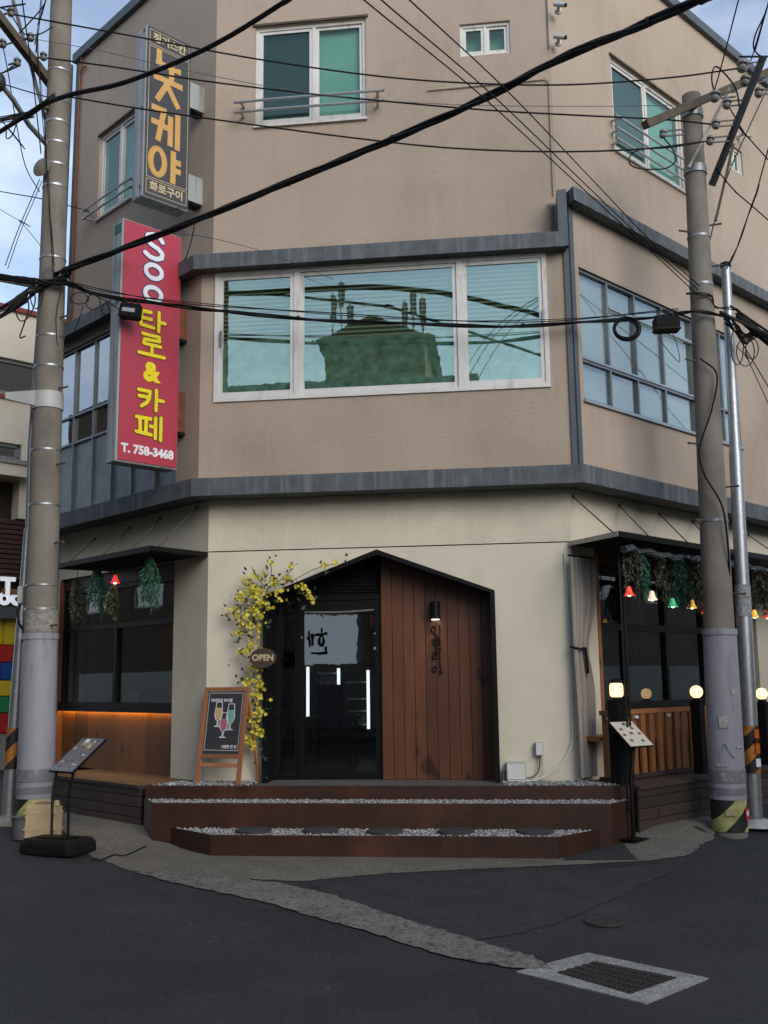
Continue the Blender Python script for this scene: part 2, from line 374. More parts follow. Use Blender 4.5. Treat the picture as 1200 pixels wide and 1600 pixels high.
def asphalt():
    m, t, b = newmat('asphalt')
    base = ramp(t, noise(t, .7, (1, 1, 1), 7, .6), [(.3, (.012, .0125, .0135)), (.7, (.030, .030, .0315))])
    sp = ramp(t, noise(t, 38, (1, 1, 1), 5, .85), [(.38, (.25, .25, .25)), (.66, (2.0, 2.0, 2.0))])
    col = mixc(t, base, sp, .85, 'MULTIPLY')
    ch = ramp(t, noise(t, 13, (1, 1, 1), 2), [(.74, (0, 0, 0)), (.77, (1, 1, 1))]); col = mixc(t, col, (.012, .012, .013), ch)
    li = ramp(t, noise(t, 24, (1, 1, 1), 1, .3), [(.80, (0, 0, 0)), (.83, (1, 1, 1))]); col = mixc(t, col, (.15, .15, .15), li)
    vo = N(t, 'ShaderNodeTexVoronoi', feature='DISTANCE_TO_EDGE'); vo.inputs['Scale'].default_value = .55
    g = N(t, 'ShaderNodeNewGeometry'); wv = N(t, 'ShaderNodeVectorMath', operation='ADD'); n3 = N(t, 'ShaderNodeTexNoise'); n3.inputs['Scale'].default_value = 2.5; n3.inputs['Detail'].default_value = 6
    t.links.new(g.outputs['Position'], n3.inputs['Vector']); t.links.new(g.outputs['Position'], wv.inputs[0]); t.links.new(n3.outputs['Color'], wv.inputs[1]); t.links.new(wv.outputs[0], vo.inputs['Vector'])
    ck = ramp(t, vo.outputs['Distance'], [(.004, (1, 1, 1)), (.011, (0, 0, 0))]); cm = ramp(t, noise(t, .45, (1, 1, 1), 3), [(.50, (0, 0, 0)), (.58, (1, 1, 1))])
    ckm = N(t, 'ShaderNodeMath', operation='MULTIPLY'); t.links.new(ck, ckm.inputs[0]); t.links.new(cm, ckm.inputs[1]); col = mixc(t, col, (.006, .006, .006), ckm.outputs[0])
    wr = ramp(t, noise(t, 1.1, (1, 1, 1), 8, .7), [(.56, (0, 0, 0)), (.75, (.55, .55, .55))]); col = mixc(t, col, (.055, .052, .047), wr)
    t.links.new(col, b.inputs['Base Color']); b.inputs['Roughness'].default_value = .78; b.inputs['Specular IOR Level'].default_value = .4
    bump(t, b, [(noise(t, 150, (1, 1, 1), 3, .7), .5, .006), (noise(t, 3, (1, 1, 1), 4), .3, .02)]); return m
def concrete(name, c, dark, thr=.5, sc=5):
    m, t, b = newmat(name)
    col = ramp(t, noise(t, 3, (1, 1, 1), 7, .65), [(.3, mul(c, .75)), (.7, mul(c, 1.15))])
    sp = ramp(t, noise(t, 55, (1, 1, 1), 3, .7), [(.35, (.4, .4, .4)), (.68, (1.4, 1.4, 1.4))]); col = mixc(t, col, sp, .8, 'MULTIPLY')
    wr = ramp(t, noise(t, sc, (1, 1, 1), 8, .75), [(thr, (0, 0, 0)), (thr + .1, (1, 1, 1))]); col = mixc(t, col, dark, wr)
    t.links.new(col, b.inputs['Base Color']); b.inputs['Roughness'].default_value = .9; b.inputs['Specular IOR Level'].default_value = .25
    bump(t, b, [(noise(t, 90, (1, 1, 1), 4, .7), .6, .008)]); return m
M['asphalt'] = asphalt()
M['apron'] = concrete('worn_concrete', (.165, .15, .122), (.06, .055, .048), .60, 6)
M['gutter'] = concrete('pale_worn_concrete', (.185, .177, .155), (.035, .035, .035), .52, 16)
M['patch'] = concrete('dark_asphalt_patch', (.040, .041, .043), (.028, .028, .03), .6)
M['drainc'] = concrete('drain_concrete', (.30, .295, .275), (.17, .165, .155), .66, 4)
M['iron'] = mat('cast_iron', (.035, .032, .031), .65, .4, var=.4, vs=20)


# ------------------------------------------------------------------ street
def grid_ground():
    xs = sorted(set([-60, -40, -25, -15, -10, -8] + [-6 + .15 * i for i in range(81)] + [8, 10, 15, 25, 40, 60]))
    ys = sorted(set([-60, -40, -25, -15, -8, -3, 0, 2, 4, 5] + [6 + .15 * i for i in range(54)] + [16, 20, 30, 45, 80, 160]))
    mb = MB(); n = len(xs)
    vs = [(x, y, gh(x, y)) for y in ys for x in xs]
    mb.add(vs, [(j * n + i, j * n + i + 1, (j + 1) * n + i + 1, (j + 1) * n + i) for j in range(len(ys) - 1) for i in range(n - 1)])
    return mb.build('road', M['asphalt'], smooth=True)
struct(grid_ground(), 'dark asphalt street surface with worn patches')
def drape(name, px, m, lift, jit=.02, cuts=5, label=None, pts=None):
    pts = pts or [gp(*p) for p in px]; out = []
    n = len(pts)
    for i in range(n):      # ragged edges
        a, b = pts[i], pts[(i + 1) % n]; k = max(1, int((b - a).length / .05))
        for j in range(k):
            p = a.lerp(b, j / k); out.append((p.x + random.uniform(-jit, jit), p.y + random.uniform(-jit, jit)))
    bm = bmesh.new(); vs = [bm.verts.new((x, y, 0)) for x, y in out]
    es = [bm.edges.new((vs[i], vs[(i + 1) % len(vs)])) for i in range(len(vs))]
    bmesh.ops.triangle_fill(bm, edges=es, use_beauty=True)
    for it in range(cuts):
        lg = [e for e in bm.edges if e.calc_length() > .3]
        if not lg: break
        bmesh.ops.subdivide_edges(bm, edges=lg, cuts=1); bmesh.ops.triangulate(bm, faces=bm.faces[:])
    for v in bm.verts: v.co.z = gh(v.co.x, v.co.y) + lift
    bmesh.ops.recalc_face_normals(bm, faces=bm.faces)
    me = bpy.data.meshes.new(name); bm.to_mesh(me); bm.free()
    if me.polygons and me.polygons[0].normal.z < 0: me.flip_normals()
    me.materials.append(m); o = bpy.data.objects.new(name, me); COL.objects.link(o)
    return struct(o, label)
drape('concrete_apron', [(84, 1290), (150, 1342), (205, 1362), (320, 1371), (470, 1378), (600, 1366), (760, 1358), (900, 1352), (1010, 1346), (1080, 1332), (1117, 1312), (1117, 1276), (960, 1270), (600, 1262), (250, 1262), (100, 1258)], M['apron'], .006, .015, label='worn brown concrete apron around the steps')
drape('gutter_strip', [(212, 1364), (330, 1371), (430, 1380), (520, 1400), (640, 1440), (740, 1470), (830, 1496), (862, 1516), (800, 1514), (700, 1497), (600, 1465), (500, 1437), (420, 1413), (350, 1397), (260, 1378)], M['gutter'], .010, .016, label='pale worn concrete gutter crossing the asphalt')
drape('asphalt_patch', [(880, 1345), (905, 1322), (945, 1312), (975, 1312), (998, 1345)], M['patch'], .012, .01, label='dark asphalt patch beside the lowest step')
drape('road_patch', [(640, 1440), (520, 1400), (490, 1384), (620, 1372), (800, 1362), (960, 1358), (1080, 1345), (1040, 1366), (960, 1405), (880, 1440), (800, 1462), (740, 1470)], M['patch'], .004, .02, label='older dark asphalt patch before the steps')

def drain():
    c = [gp(*p) for p in ((806, 1520), (918, 1490), (1107, 1530), (1010, 1570))]
    g = [gp(*p) for p in ((868, 1522), (930, 1504), (1060, 1530), (985, 1556))]
    t = thing('storm_drain', 'concrete framed storm drain with dark iron grate in the road', 'drain', sum(c, V()) / 4)
    mb = MB()
    for i in range(4):
        j = (i + 1) % 4
        mb.box8([c[i] + V((0, 0, -.05)), c[j] + V((0, 0, -.05)), g[j] + V((0, 0, -.05)), g[i] + V((0, 0, -.05)), c[i] + V((0, 0, .007)), c[j] + V((0, 0, .007)), g[j] + V((0, 0, .009)), g[i] + V((0, 0, .009))])
    mb.build('concrete_frame', M['drainc'], t)
    MB().poly(*[p + V((0, 0, .003)) for p in g]).build('pit_shade_sheet', M['blackm'], t)  # flat black sheet on the road stands for the shade below the grate
    n = 17
    src = None
    for k in range(n):
        f = (k + .5) / n; a = g[0].lerp(g[3], f); b = g[1].lerp(g[2], f)
        o = MB().bar(a + V((0, 0, .007)), b + V((0, 0, .007)), .016, .006).build('grate_bar', M['iron'], t)
    for k in range(5):
        f = (k + .5) / 5; a = g[0].lerp(g[1], f); b = g[3].lerp(g[2], f)
        MB().bar(a + V((0, 0, .0085)), b + V((0, 0, .0085)), .022, .006).build('cross_bar', M['iron'], t)
drain()
p = gp(944, 1442)
mh = MB().lathe(p, [(0.001, .011), (.10, .011), (.105, .016), (.135, .016), (.14, .004)], 24).build('manhole_cover', M['iron'], smooth=True)
tag(mh, 'small round iron cover sunk in the asphalt behind the drain', 'manhole')

# ------------------------------------------------------------------ the corner building
ZD = .64
bld = thing('corner_building', 'three storey corner building with tan upper walls and cream ground floor', 'building', A3)
LBZ0, LBZ1 = FM.pu(600, 765, .3)[1], FM.pu(600, 737, .3)[1]
UBZ0, UBZ1 = FM.pu(600, 404, .32)[1], FM.pu(600, 381, .32)[1]
RBZ0, RBZ1 = FR.pu(890, 312, .32)[1], FR.pu(887, 290, .32)[1]
ROOF = 11.02
# floors / roof slabs close the volume
def slab(z0, z1, w, name, m):
    pts = [FL.P(-LL, w, z0), FL.P(w * TL_, w, z0), FR.P(-w * TR_, w, z0), FR.P(LR, w, z0), FR.P(LR, -6, z0), FL.P(-LL, -10, z0)]
    MB().prism(pts, (0, 0, z1 - z0)).build(name, m, bld)
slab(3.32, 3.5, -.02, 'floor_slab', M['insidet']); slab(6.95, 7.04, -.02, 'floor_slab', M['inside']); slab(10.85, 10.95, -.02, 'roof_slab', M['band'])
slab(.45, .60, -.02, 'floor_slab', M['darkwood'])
eg = Fr(FL.P(-LL, 0, 0), -FL.n, -FL.d)
MB().fb(eg, 0, 9, -.1, 0, 0, ROOF - .05).build('end_wall', M['tan'], bld)

# ground floor, street corner face
uL = .5 * (FM.pu(413, 1222)[0] + FM.pu(414, 931)[0]); uR = .5 * (FM.pu(782, 1222)[0] + FM.pu(773, 924)[0])
ua, za = FM.pu(590, 860); zE = .5 * (FM.pu(413, 931)[1] + FM.pu(773, 924)[1])
GZ = FM.pu(600, 857)[1] + .01
mb = MB(); P = FM.P; th_ = .25
def face_and_back(pts):
    mb.poly(*[P(u, 0, z) for u, z in pts]); mb.poly(*[P(u, -th_, z) for u, z in pts[::-1]])
face_and_back([(0, .4), (uL, .4), (uL, GZ), (0, GZ)]); face_and_back([(uR, .4), (LM, .4), (LM, GZ), (uR, GZ)])
face_and_back([(uL, zE), (ua, za), (ua, GZ), (uL, GZ)]); face_and_back([(ua, za), (uR, zE), (uR, GZ), (ua, GZ)])
mb.build('plaster_wall', M['creamflat'], bld)
mb = MB(); mb.band(FM, -.2, .006, GZ + .012, LBZ0 + .02); mb.build('plaster_wall', M['cream'], bld)
mb = MB(); mb.fb(FM, .02, LM - .02, -.2, -.012, GZ - .004, GZ + .02); mb.build('groove', M['blackm'], bld)
# left street face
pl_u = FL.pu(266, 1218)[0]
AWZ = 3.12
mb = MB().wall(FL, -LL, 0, .4, LBZ0 + .02, 0, .25, [(-3.58, pl_u, ZD - .2, AWZ + .02)]); mb.build('plaster_wall', M['creamflat'], bld)
# right street face
pr_u = FR.pu(945, 1220)[0]; pr2 = FR.pu(1183, 1000)[0]
mb = MB().wall(FR, 0, LR, .4, LBZ0 + .02, 0, .25, [(pr_u, pr2, ZD - .2, AWZ + .02), (pr2 + .9, LR - .5, ZD, AWZ)]); mb.build('plaster_wall', M['creamflat'], bld)
mb = MB(); mb.fb(FR, pr_u - .002, pr_u + .05, -.24, .012, ZD, AWZ); mb.build('door_post', M['bench'], bld)

# second storey, pushed out 0.2 m
W2 = .2
wu0, wu1, wz0, wz1 = .095, 3.903, 4.868, 6.424
a, b = ends(FM, W2)
MB().wall(FM, a, b, LBZ0 + .02, UBZ1, W2, .22, [(wu0, wu1, wz0, wz1)]).build('stucco_wall', M['tan'], bld)
gl0, gl1 = -3.6, FL.pu(275, 700, W2)[0]; glz0, glz1 = LBZ1 + .01, FL.pu(113, 545, W2)[1]
a, b = ends(FL, W2)
MB().wall(FL, a, b, LBZ0 + .02, UBZ1, W2, .22, [(gl0, gl1, glz0, glz1)]).build('stucco_wall', M['tan'], bld)
rw = [(.085, 2.62, 4.755, 6.30), (2.98, 3.70, 4.755, 6.30), (5.2, 7.6, 4.755, 6.30)]
a, b = ends(FR, W2)
MB().wall(FR, a, b, LBZ0 + .02, RBZ1, W2, .22, rw).build('stucco_wall', M['tan'], bld)
# third storey
w3 = (.497, 1.865, 8.36, 9.68); w3s = (3.003, 3.60, 9.05, 9.475)
MB().wall(FM, 0, LM, UBZ0, ROOF, 0, .22, [w3, w3s]).build('stucco_wall', M['tan'], bld)
w3l = (-2.9, -1.93, 8.2, 9.47)
MB().wall(FL, -LL, 0, UBZ0, ROOF, 0, .22, [w3l]).build('stucco_wall', M['tan'], bld)
w3r = (1.29, 3.04, 8.25, 9.54); u_, z_ = FR.pu(1148, 235); w3r2 = (4.35, 4.78, 9.12, 9.52)
MB().wall(FR, 0, LR, UBZ0, ROOF, 0, .22, [w3r, w3r2]).build('stucco_wall', M['tan'], bld)
for u in (-.012,): pass
# slate painted bands, strips and coping
for fr in (FM, FL, FR):
    MB().band(fr, 0, .32, LBZ0, LBZ1).build('string_course', M['band'], bld)
for fr in (FM, FL):
    MB().band(fr, -.05, .36, UBZ0, UBZ1, ub=(LM + .07 if fr is FM else None)).build('string_course', M['band'], bld)
MB().band(FR, -.05, .36, RBZ0, RBZ1).build('string_course', M['band'], bld)
a, b = ends(FM, .2)
MB().fb(FM, b - .105, b - .001, .05, .30, UBZ0 + .03, RBZ1 - .002).build('corner_strip', M['bandsmooth'], bld)
MB().fb(FM, b - .055, b - .002, .18, .225, LBZ1 - .01, UBZ0 + .03).build('corner_strip', M['bandsmooth'], bld)
MB().fb(FR, ends(FR, .2)[0] + .002, ends(FR, .2)[0] + .075, .18, .225, LBZ1 - .01, RBZ0 + .01).build('corner_strip', M['bandsmooth'], bld)
for fr in (FM, FL, FR):
    MB().band(fr, -.2, .07, ROOF - .02, ROOF + .12).build('roof_coping', M['bandsmooth'], bld)

# --- windows
def window(fr, w, R, verts, horz, ft, fd, fm, gm, mt=None, sash=0, sashm=None, glaz=None, inset=.05):
    """R = (u0,u1,z0,z1); verts, horz = mullion centres; panes fill the cells"""
    u0, u1, z0, z1 = R; mt = mt or ft; f = MB(); wo_, wi = w - inset, w - inset - fd
    f.fb(fr, u0, u1, wi, wo_, z0, z0 + ft); f.fb(fr, u0, u1, wi, wo_, z1 - ft, z1)
    f.fb(fr, u0, u0 + ft, wi, wo_, z0 + ft, z1 - ft); f.fb(fr, u1 - ft, u1, wi, wo_, z0 + ft, z1 - ft)
    ue = [u0 + ft] + [x for v in verts for x in (v - mt / 2, v + mt / 2)] + [u1 - ft]
    ze = [z0 + ft] + [x for v in horz for x in (v - mt / 2, v + mt / 2)] + [z1 - ft]
    for v in verts: f.fb(fr, v - mt / 2, v + mt / 2, wi, wo_ - .002, z0 + ft, z1 - ft)
    for v in horz:
        for i in range(0, len(ue), 2): f.fb(fr, ue[i], ue[i + 1], wi, wo_ - .004, v - mt / 2, v + mt / 2)
    fo = f.build('window', fm, bld)
    cells = []
    k = 0
    for j in range(0, len(ze), 2):
        for i in range(0, len(ue), 2):
            a, b, c, d = ue[i], ue[i + 1], ze[j], ze[j + 1]; off = .008 * ((i // 2) % 2)
            wp = wo_ - .02 - off
            if sash:
                s = MB(); e = .001
                bt = sash * 1.35
                s.fb(fr, a + e, b - e, wp - .03, wp + .006, c + e, c + bt); s.fb(fr, a + e, b - e, wp - .03, wp + .006, d - sash, d - e)
                s.fb(fr, a + e, a + sash, wp - .03, wp + .006, c + bt, d - sash); s.fb(fr, b - sash, b - e, wp - .03, wp + .006, c + bt, d - sash)
                s.build('sash', sashm or fm, fo); a += sash - .004; b -= sash - .004; c += bt - .004; d -= sash - .004
            g = glaz(k) if glaz else gm
            o = MB().fb(fr, a, b, wp - .014, wp - .010, c, d).build('pane', g, fo)
            cells.append((a, b, c, d, wp - .014)); k += 1
    return fo, cells
# large first-floor shopfront window with blinds and patterned film behind
v1 = FM.pu(466, 520, W2 - .06)[0]; v2 = FM.pu(720, 510, W2 - .06)[0]
big, cells = window(FM, W2, (wu0, wu1, wz0, wz1), [v1, v2], [], .05, .12, M['pvc'], M['gwin'], mt=.07, sash=.045, inset=-.02)
zf = FM.pu(600, 526, W2 - .1)[1]
bl = MB(); z = zf + .01
while z < wz1 - .06:
    for a, b, c, d, wp in cells:
        bl.box8([FM.P(a - .05, wp - .05, z), FM.P(b + .05, wp - .05, z), FM.P(b + .05, wp - .085, z + .034), FM.P(a - .05, wp - .085, z + .034),
                 FM.P(a - .05, wp - .05, z + .002), FM.P(b + .05, wp - .05, z + .002), FM.P(b + .05, wp - .085, z + .036), FM.P(a - .05, wp - .085, z + .036)])
    z += .052
bl.build('blind', M['blind'], big)
MB().fb(FM, wu0 + .05, wu1 - .05, -.10, -.095, zf - .02, wz1 - .05).build('blind_backing', M['blind'], big)
for i, (a, b, c, d, wp) in enumerate(cells):
    MB().fb(FM, a - .04, b + .04, wp - .04, wp - .034, c - .04, zf).build('film', M['film'], big)
M['filmd'] = mat('printed_film_motif', (.06, .17, .16), .7, var=.4, vs=30)
for i, px in enumerate((505, 556, 621, 690)):
    u, z = FM.pu(px, 553 - i * 2, .1)
    m_ = MB()
    for q in range(10):
        t_ = 2 * PI * q / 10
        m_.fb(FM, u + .045 * math.cos(t_) - .022, u + .045 * math.cos(t_) + .022, .115 + .0002 * q, .1162 + .0002 * q, z + .05 * math.sin(t_) - .022, z + .05 * math.sin(t_) + .022)
    for s_ in (-1, 1):
        m_.fb(FM, u + s_ * .145 - .008, u + s_ * .145 + .008, .115, .117, z - .15, z + .15); m_.fb(FM, u - .13, u + .13, .115, .117, z + s_ * .15 - .008, z + s_ * .15 + .008)
    m_.build('printed_motif', M['filmd'], big)
# latches on the outer stiles
for px, py in ((346, 530), (849, 497)):
    u, z = FM.pu(px, py, W2); MB().fb(FM, u - .012, u + .012, W2 + .02, W2 + .035, z - .09, z + .09).build('latch', M['alud'], big)
# right-hand glazing
vs_ = [FR.pu(x, y, W2)[0] for x, y in ((954, 500), (997, 520), (1040, 540))]
hz_ = FR.pu(911, 560, W2)[1]
wn, cells = window(FR, W2, rw[0], vs_, [hz_], .03, .08, M['alud'], M['gblue'], mt=.03, inset=.03)
for a, b, c, d, wp in cells: MB().fb(FR, a - .01, b + .01, wp - .05, wp - .045, c, d).build('backing_panel', M['frost'], wn)
ztr = FR.pu(955, 480, W2)[1]
MB().fb(FR, vs_[0] + .02, rw[0][1] - .03, W2 - .05, W2 - .025, ztr - .012, ztr + .022).build('sliding_rail', M['alu'], wn)
MB().fb(FR, rw[0][0] - .02, rw[0][1] + .02, W2 - .03, W2 + .03, rw[0][2] - .035, rw[0][2] - .003).build('sill', M['alu'], wn)
MB().fb(FR, rw[0][0] + .03, rw[0][1] - .03, W2 - .04, W2 - .022, hz_ + .016, hz_ + .04).build('sliding_rail', M['alu'], wn)
for R_ in rw[1:]:
    wn, cells = window(FR, W2, R_, [(R_[0] + R_[1]) / 2], [hz_], .03, .08, M['alud'], M['gblue'], mt=.03, inset=.03)
    for a, b, c, d, wp in cells: MB().fb(FR, a - .01, b + .01, wp - .05, wp - .045, c, d).build('backing_panel', M['frost'], wn)
    MB().fb(FR, R_[0] - .02, R_[1] + .02, W2 - .03, W2 + .03, R_[2] - .035, R_[2] - .003).build('sill', M['alu'], wn)
# left-hand glazing: clear above, frosted panels below
hv = [-3.05, -2.5, FL.pu(168, 760, W2)[0], FL.pu(200, 750, W2)[0], FL.pu(236, 740, W2)[0]]
h1 = FL.pu(110, 650, W2)[1]; h2 = FL.pu(108, 693, W2)[1]
nv = len(hv) + 1
M['gleft'] = glass('dim_reflecting_glass', (.25, .28, .3), .30, .01)
wn, cells = window(FL, W2, (gl0, gl1, glz0, glz1), hv, [h2, h1], .03, .08, M['alud'], M['gleft'], mt=.028, inset=.03, glaz=lambda k: M['frost_l'] if k < nv else M['gleft'])
MB().fb(FL, gl0 + .03, gl1 - .03, -.2, -.15, h2, glz1).build('curtain', M['screen'], wn)
# third-floor windows
def third(fr, R, split, rails, zs, dark_left=True, ext=.14):
    wn, cells = window(fr, 0, R, [split], [], .045, .12, M['pvc'], M['gwin3'], mt=.04, sash=.04, inset=.03)
    for i, (a, b, c, d, wp) in enumerate(cells):
        MB().fb(fr, a, b, wp - .06, wp - .05, c, d).build('insect_screen' if (i == 0) == dark_left else 'roller_blind', M['screen'] if (i == 0) == dark_left else M['film3'], wn)
    MB().fb(fr, R[0] - .03, R[1] + .03, 0, .025, R[3] + .003, R[3] + .03).build('drip_mould', M['armwood'], wn)
    MB().fb(fr, R[0] - .01, R[1] + .01, -.02, .035, R[2] - .03, R[2] - .002).build('sill', M['pvc'], wn)
    for z in zs:
        r = MB(); w_ = .13
        r.tube(smoothpath([fr.P(R[0] - ext, -.01, z), fr.P(R[0] - ext, w_ - .02, z), fr.P(R[0] - ext + .04, w_, z), fr.P(R[1] + ext - .04, w_, z), fr.P(R[1] + ext, w_ - .02, z), fr.P(R[1] + ext, -.01, z)], 5), .017, 8)
        r.build('guard_rail', M['alu'], wn, True)
    return wn
third(FM, w3, FM.pu(490, 110)[0], 2, [8.62, 8.49])
third(FL, w3l, FL.pu(185, 260)[0], 2, [8.36, 8.24])
third(FR, w3r, FR.pu(1014, 200)[0], 3, [8.61, 8.45, 8.30], ext=.06)
window(FM, 0, w3s, [FM.pu(758, 60)[0]], [], .035, .1, M['pvc'], M['gwin3'], mt=.03, sash=.035, inset=.03)
window(FR, 0, w3r2, [(w3r2[0] + w3r2[1]) / 2], [], .035, .1, M['pvc'], M['gwin3'], mt=.03, sash=.03, inset=.03)
for fr, R_ in ((FM, w3s), (FR, w3r2)): MB().fb(fr, R_[0], R_[1], -.22, -.2, R_[2], R_[3]).build('backing_panel', M['film3'], bld)
# pipes on the left corner and thin conduits
MB().tube([FL.P(-LL + .02, .12, .3), FL.P(-LL + .02, .12, ROOF - .1)], .055, 10).build('drainpipe', M['bandsmooth'], bld, True)
MB().tube(smoothpath([FL.P(-LL + .22, .03, 4.2), FL.P(-LL + .22, .03, 10.5), FL.P(-LL + .27, .05, 10.75), FL.P(-LL + .35, .02, 10.8)], 6), .014, 6).build('conduit', M['rustbr'], bld, True)
MB().tube([FM.P(2.6, .015, 8.64), FM.P(3.98, .015, 8.66), FM.P(4.03, .015, 8.62), FM.P(4.03, .015, 7.2)], .008, 6).build('conduit', M['tan'], bld)
MB().tube([FM.P(4.045, .015, 9.05), FM.P(4.045, .015, 10.2)], .006, 6).build('conduit', M['cablegrey'], bld)
# windows of the room upstairs are backed by a dark room
# --- entrance: gabled black steel surround, planked wall and glass door
t_ = .05
def surround():
    z0 = ZD - .03
    outer = [(uL, z0), (uL, zE), (ua, za), (uR, zE), (uR, z0)]
    inner = [(uL + t_, z0), (uL + t_, zE - .022), (ua, za - .056), (uR - t_, zE - .022), (uR - t_, z0)]
    mb = MB()
    for i in range(4):
        o1, o2, i1, i2 = outer[i], outer[i + 1], inner[i], inner[i + 1]
        mb.box8([P(*[o1[0]], .10, o1[1]), P(o2[0], .10, o2[1]), P(i2[0], .10, i2[1]), P(i1[0], .10, i1[1]), P(o1[0], -.40, o1[1]), P(o2[0], -.40, o2[1]), P(i2[0], -.40, i2[1]), P(i1[0], -.40, i1[1])])
    return mb.build('entrance_surround', M['black'], bld)
P = FM.P
surround()
def ztop(u):
    return (zE + (za - zE) * (u - uL) / (ua - uL)) - .045 if u < ua else (za + (zE - za) * (u - ua) / (uR - ua)) - .045
wd0 = FM.pu(597, 1100, -.26)[0]; wd1 = uR - t_ + .002; nP = 10
clad = MB().fb(FM, wd0, wd1, -.36, -.305, ZD, zE - .06).build('entrance_wood_wall', M['plank'], bld)
for i in range(nP):
    a = wd0 + (wd1 - wd0) * i / nP + .003; b = wd0 + (wd1 - wd0) * (i + 1) / nP - .003
    j = random.uniform(-.0025, .0025); w0, w1 = -.30, -.268 + j
    MB().prism([P(a, w0, ZD), P(b, w0, ZD), P(b, w0, ztop(b)), P(a, w0, ztop(a))], FM.n * (w1 - w0)).build('plank', M['plank'], clad)
# glazed door with sidelight
dw = -.30
du0 = uL + t_
s0, s1 = FM.pu(437, 1100, dw)[0], FM.pu(462, 1100, dw)[0]
d0, d1 = FM.pu(465, 1100, dw)[0], FM.pu(596, 1100, dw)[0]
g0, g1 = FM.pu(475, 1100, dw)[0], FM.pu(587, 1100, dw)[0]
gzt, gzb = FM.pu(530, 955, dw)[1], FM.pu(530, 1207, dw)[1]
hd = FM.pu(530, 938, dw)[1]
f = MB()
f.fb(FM, du0, s0, dw - .06, dw + .03, ZD, hd); f.fb(FM, s1, d0, dw - .06, dw + .03, ZD, hd); f.fb(FM, s0, s1, dw - .05, dw + .02, ZD, ZD + .05); f.fb(FM, d1, wd0 - .002, dw - .06, dw + .035, ZD, ztop(wd0) - .01)
f.fb(FM, du0, d1, dw - .06, dw + .03, hd, hd + .06)
fo = f.build('door_frame', M['black'], bld)
MB().fb(FM, s0, s1, dw - .02, dw - .012, ZD + .05, hd).build('sidelight_pane', M['gdark'], fo)
tr = MB(); tr.prism([P(du0, dw - .03, hd + .06), P(d1, dw - .03, hd + .06), P(d1, dw - .03, ztop(d1)), P(ua - .01 if ua < d1 else d1, dw - .03, ztop(min(ua - .01, d1))), P(du0, dw - .03, ztop(du0))], -FM.n * .02)
tr.build('transom_panel', M['blackm'], fo)
for k in range(9):
    z = hd + .09 + k * .035; a = du0 + .05 + max(0, (z - ztop(du0)) / .42) * .95
    if a < d1 - .1: MB().fb(FM, a, d1 - .02, dw - .028, dw - .012, z, z + .02).build('louvre_slat', M['black'], fo)
dr = MB(); e = .004
dr.fb(FM, d0 + e, g0, dw - .03, dw + .015, ZD + .012, hd - e); dr.fb(FM, g1, d1 - e, dw - .03, dw + .015, ZD + .012, hd - e); dr.fb(FM, g0, g1, dw - .03, dw + .015, ZD + .012, gzb); dr.fb(FM, g0, g1, dw - .03, dw + .015, gzt, hd - e)
do_ = dr.build('glass_door', M['black'], bld)
MB().fb(FM, g0, g1, dw - .012, dw - .004, gzb, gzt).build('pane', M['gdark'], do_)
for px, py in ((586, 1013), (586, 990), (472, 996)):
    u, z = FM.pu(px, py, dw); MB().lathe(P(u, dw + .014, z), [(.001, .014), (.016 if py > 1000 else .01, .014), (.018 if py > 1000 else .011, 0)], 14, FM.n).build('lock' if px > 500 else 'knob', M['alu'], do_, True)
MB().tube(smoothpath([P(g0 + .01, dw + .02, gzt - .005), P((g0 + g1) / 2, dw + .022, gzt - .012), P(g1 - .01, dw + .02, gzt + .005)], 6), .011, 6).build('door_closer', M['alu'], do_, True)
u, z = FM.pu(581, 968, dw - .03); MB().fb(FM, u - .018, u + .018, dw - .05, dw - .03, z - .07, z + .05).build('red_tag', mat('red_tag_plastic', (.4, .03, .015), .5), do_)
# threshold
# room behind
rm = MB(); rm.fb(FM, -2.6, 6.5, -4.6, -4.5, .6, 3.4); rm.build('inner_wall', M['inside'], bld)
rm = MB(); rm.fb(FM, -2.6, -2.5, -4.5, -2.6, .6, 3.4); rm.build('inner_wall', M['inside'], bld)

# --- left recess: shop window above a lit wood panel
rl_ = -.09
lz = FL.pu(183, 1100, rl_)[1]; lh = FL.pu(183, 978, rl_)[1]; lm_ = FL.pu(183, 1000, rl_)[0]
L0, L1 = -3.58, pl_u
lf = MB()
lf.fb(FL, L0, L1 - .3 + .3, rl_ - .05, rl_ + .05, lz - .06, lz + .02); lf.fb(FL, L0, L1, rl_ - .05, rl_ + .03, lh - .03, lh + .03); lf.fb(FL, L0, L1, rl_ - .05, rl_ + .03, 2.92, 2.98)
lf.fb(FL, lm_ - .035, lm_ + .035, rl_ - .05, rl_ + .028, lz + .02, lh - .03); lf.fb(FL, L0, L0 + .06, rl_ - .05, rl_ + .028, lz + .02, 2.92); lf.fb(FL, L1 - .06, L1, rl_ - .05, rl_ + .028, lz + .02, 2.92)
lf.fb(FL, L0, L1, rl_ + .051, rl_ + .065, lz - .10, lz + .02)
lo = lf.build('shop_window', M['black'], bld)
for a, b, c, d in ((L0 + .06, lm_ - .035, lz + .02, lh - .03), (lm_ + .035, L1 - .06, lz + .02, lh - .03), (L0 + .06, L1 - .06, lh + .03, 2.92)):
    MB().fb(FL, a, b, rl_ - .02, rl_ - .014, c, d).build('pane', M['gdark'], lo)
MB().fb(FL, L0, L1, rl_ - .06, rl_ + .04, 2.985, AWZ + .018).build('lintel', M['darkwood'], bld)
npn = 8
lp = MB().fb(FL, L0, L1, rl_ - .06, rl_ - .03, ZD, lz - .062).build('wood_panel_wall', M['panel'], bld)
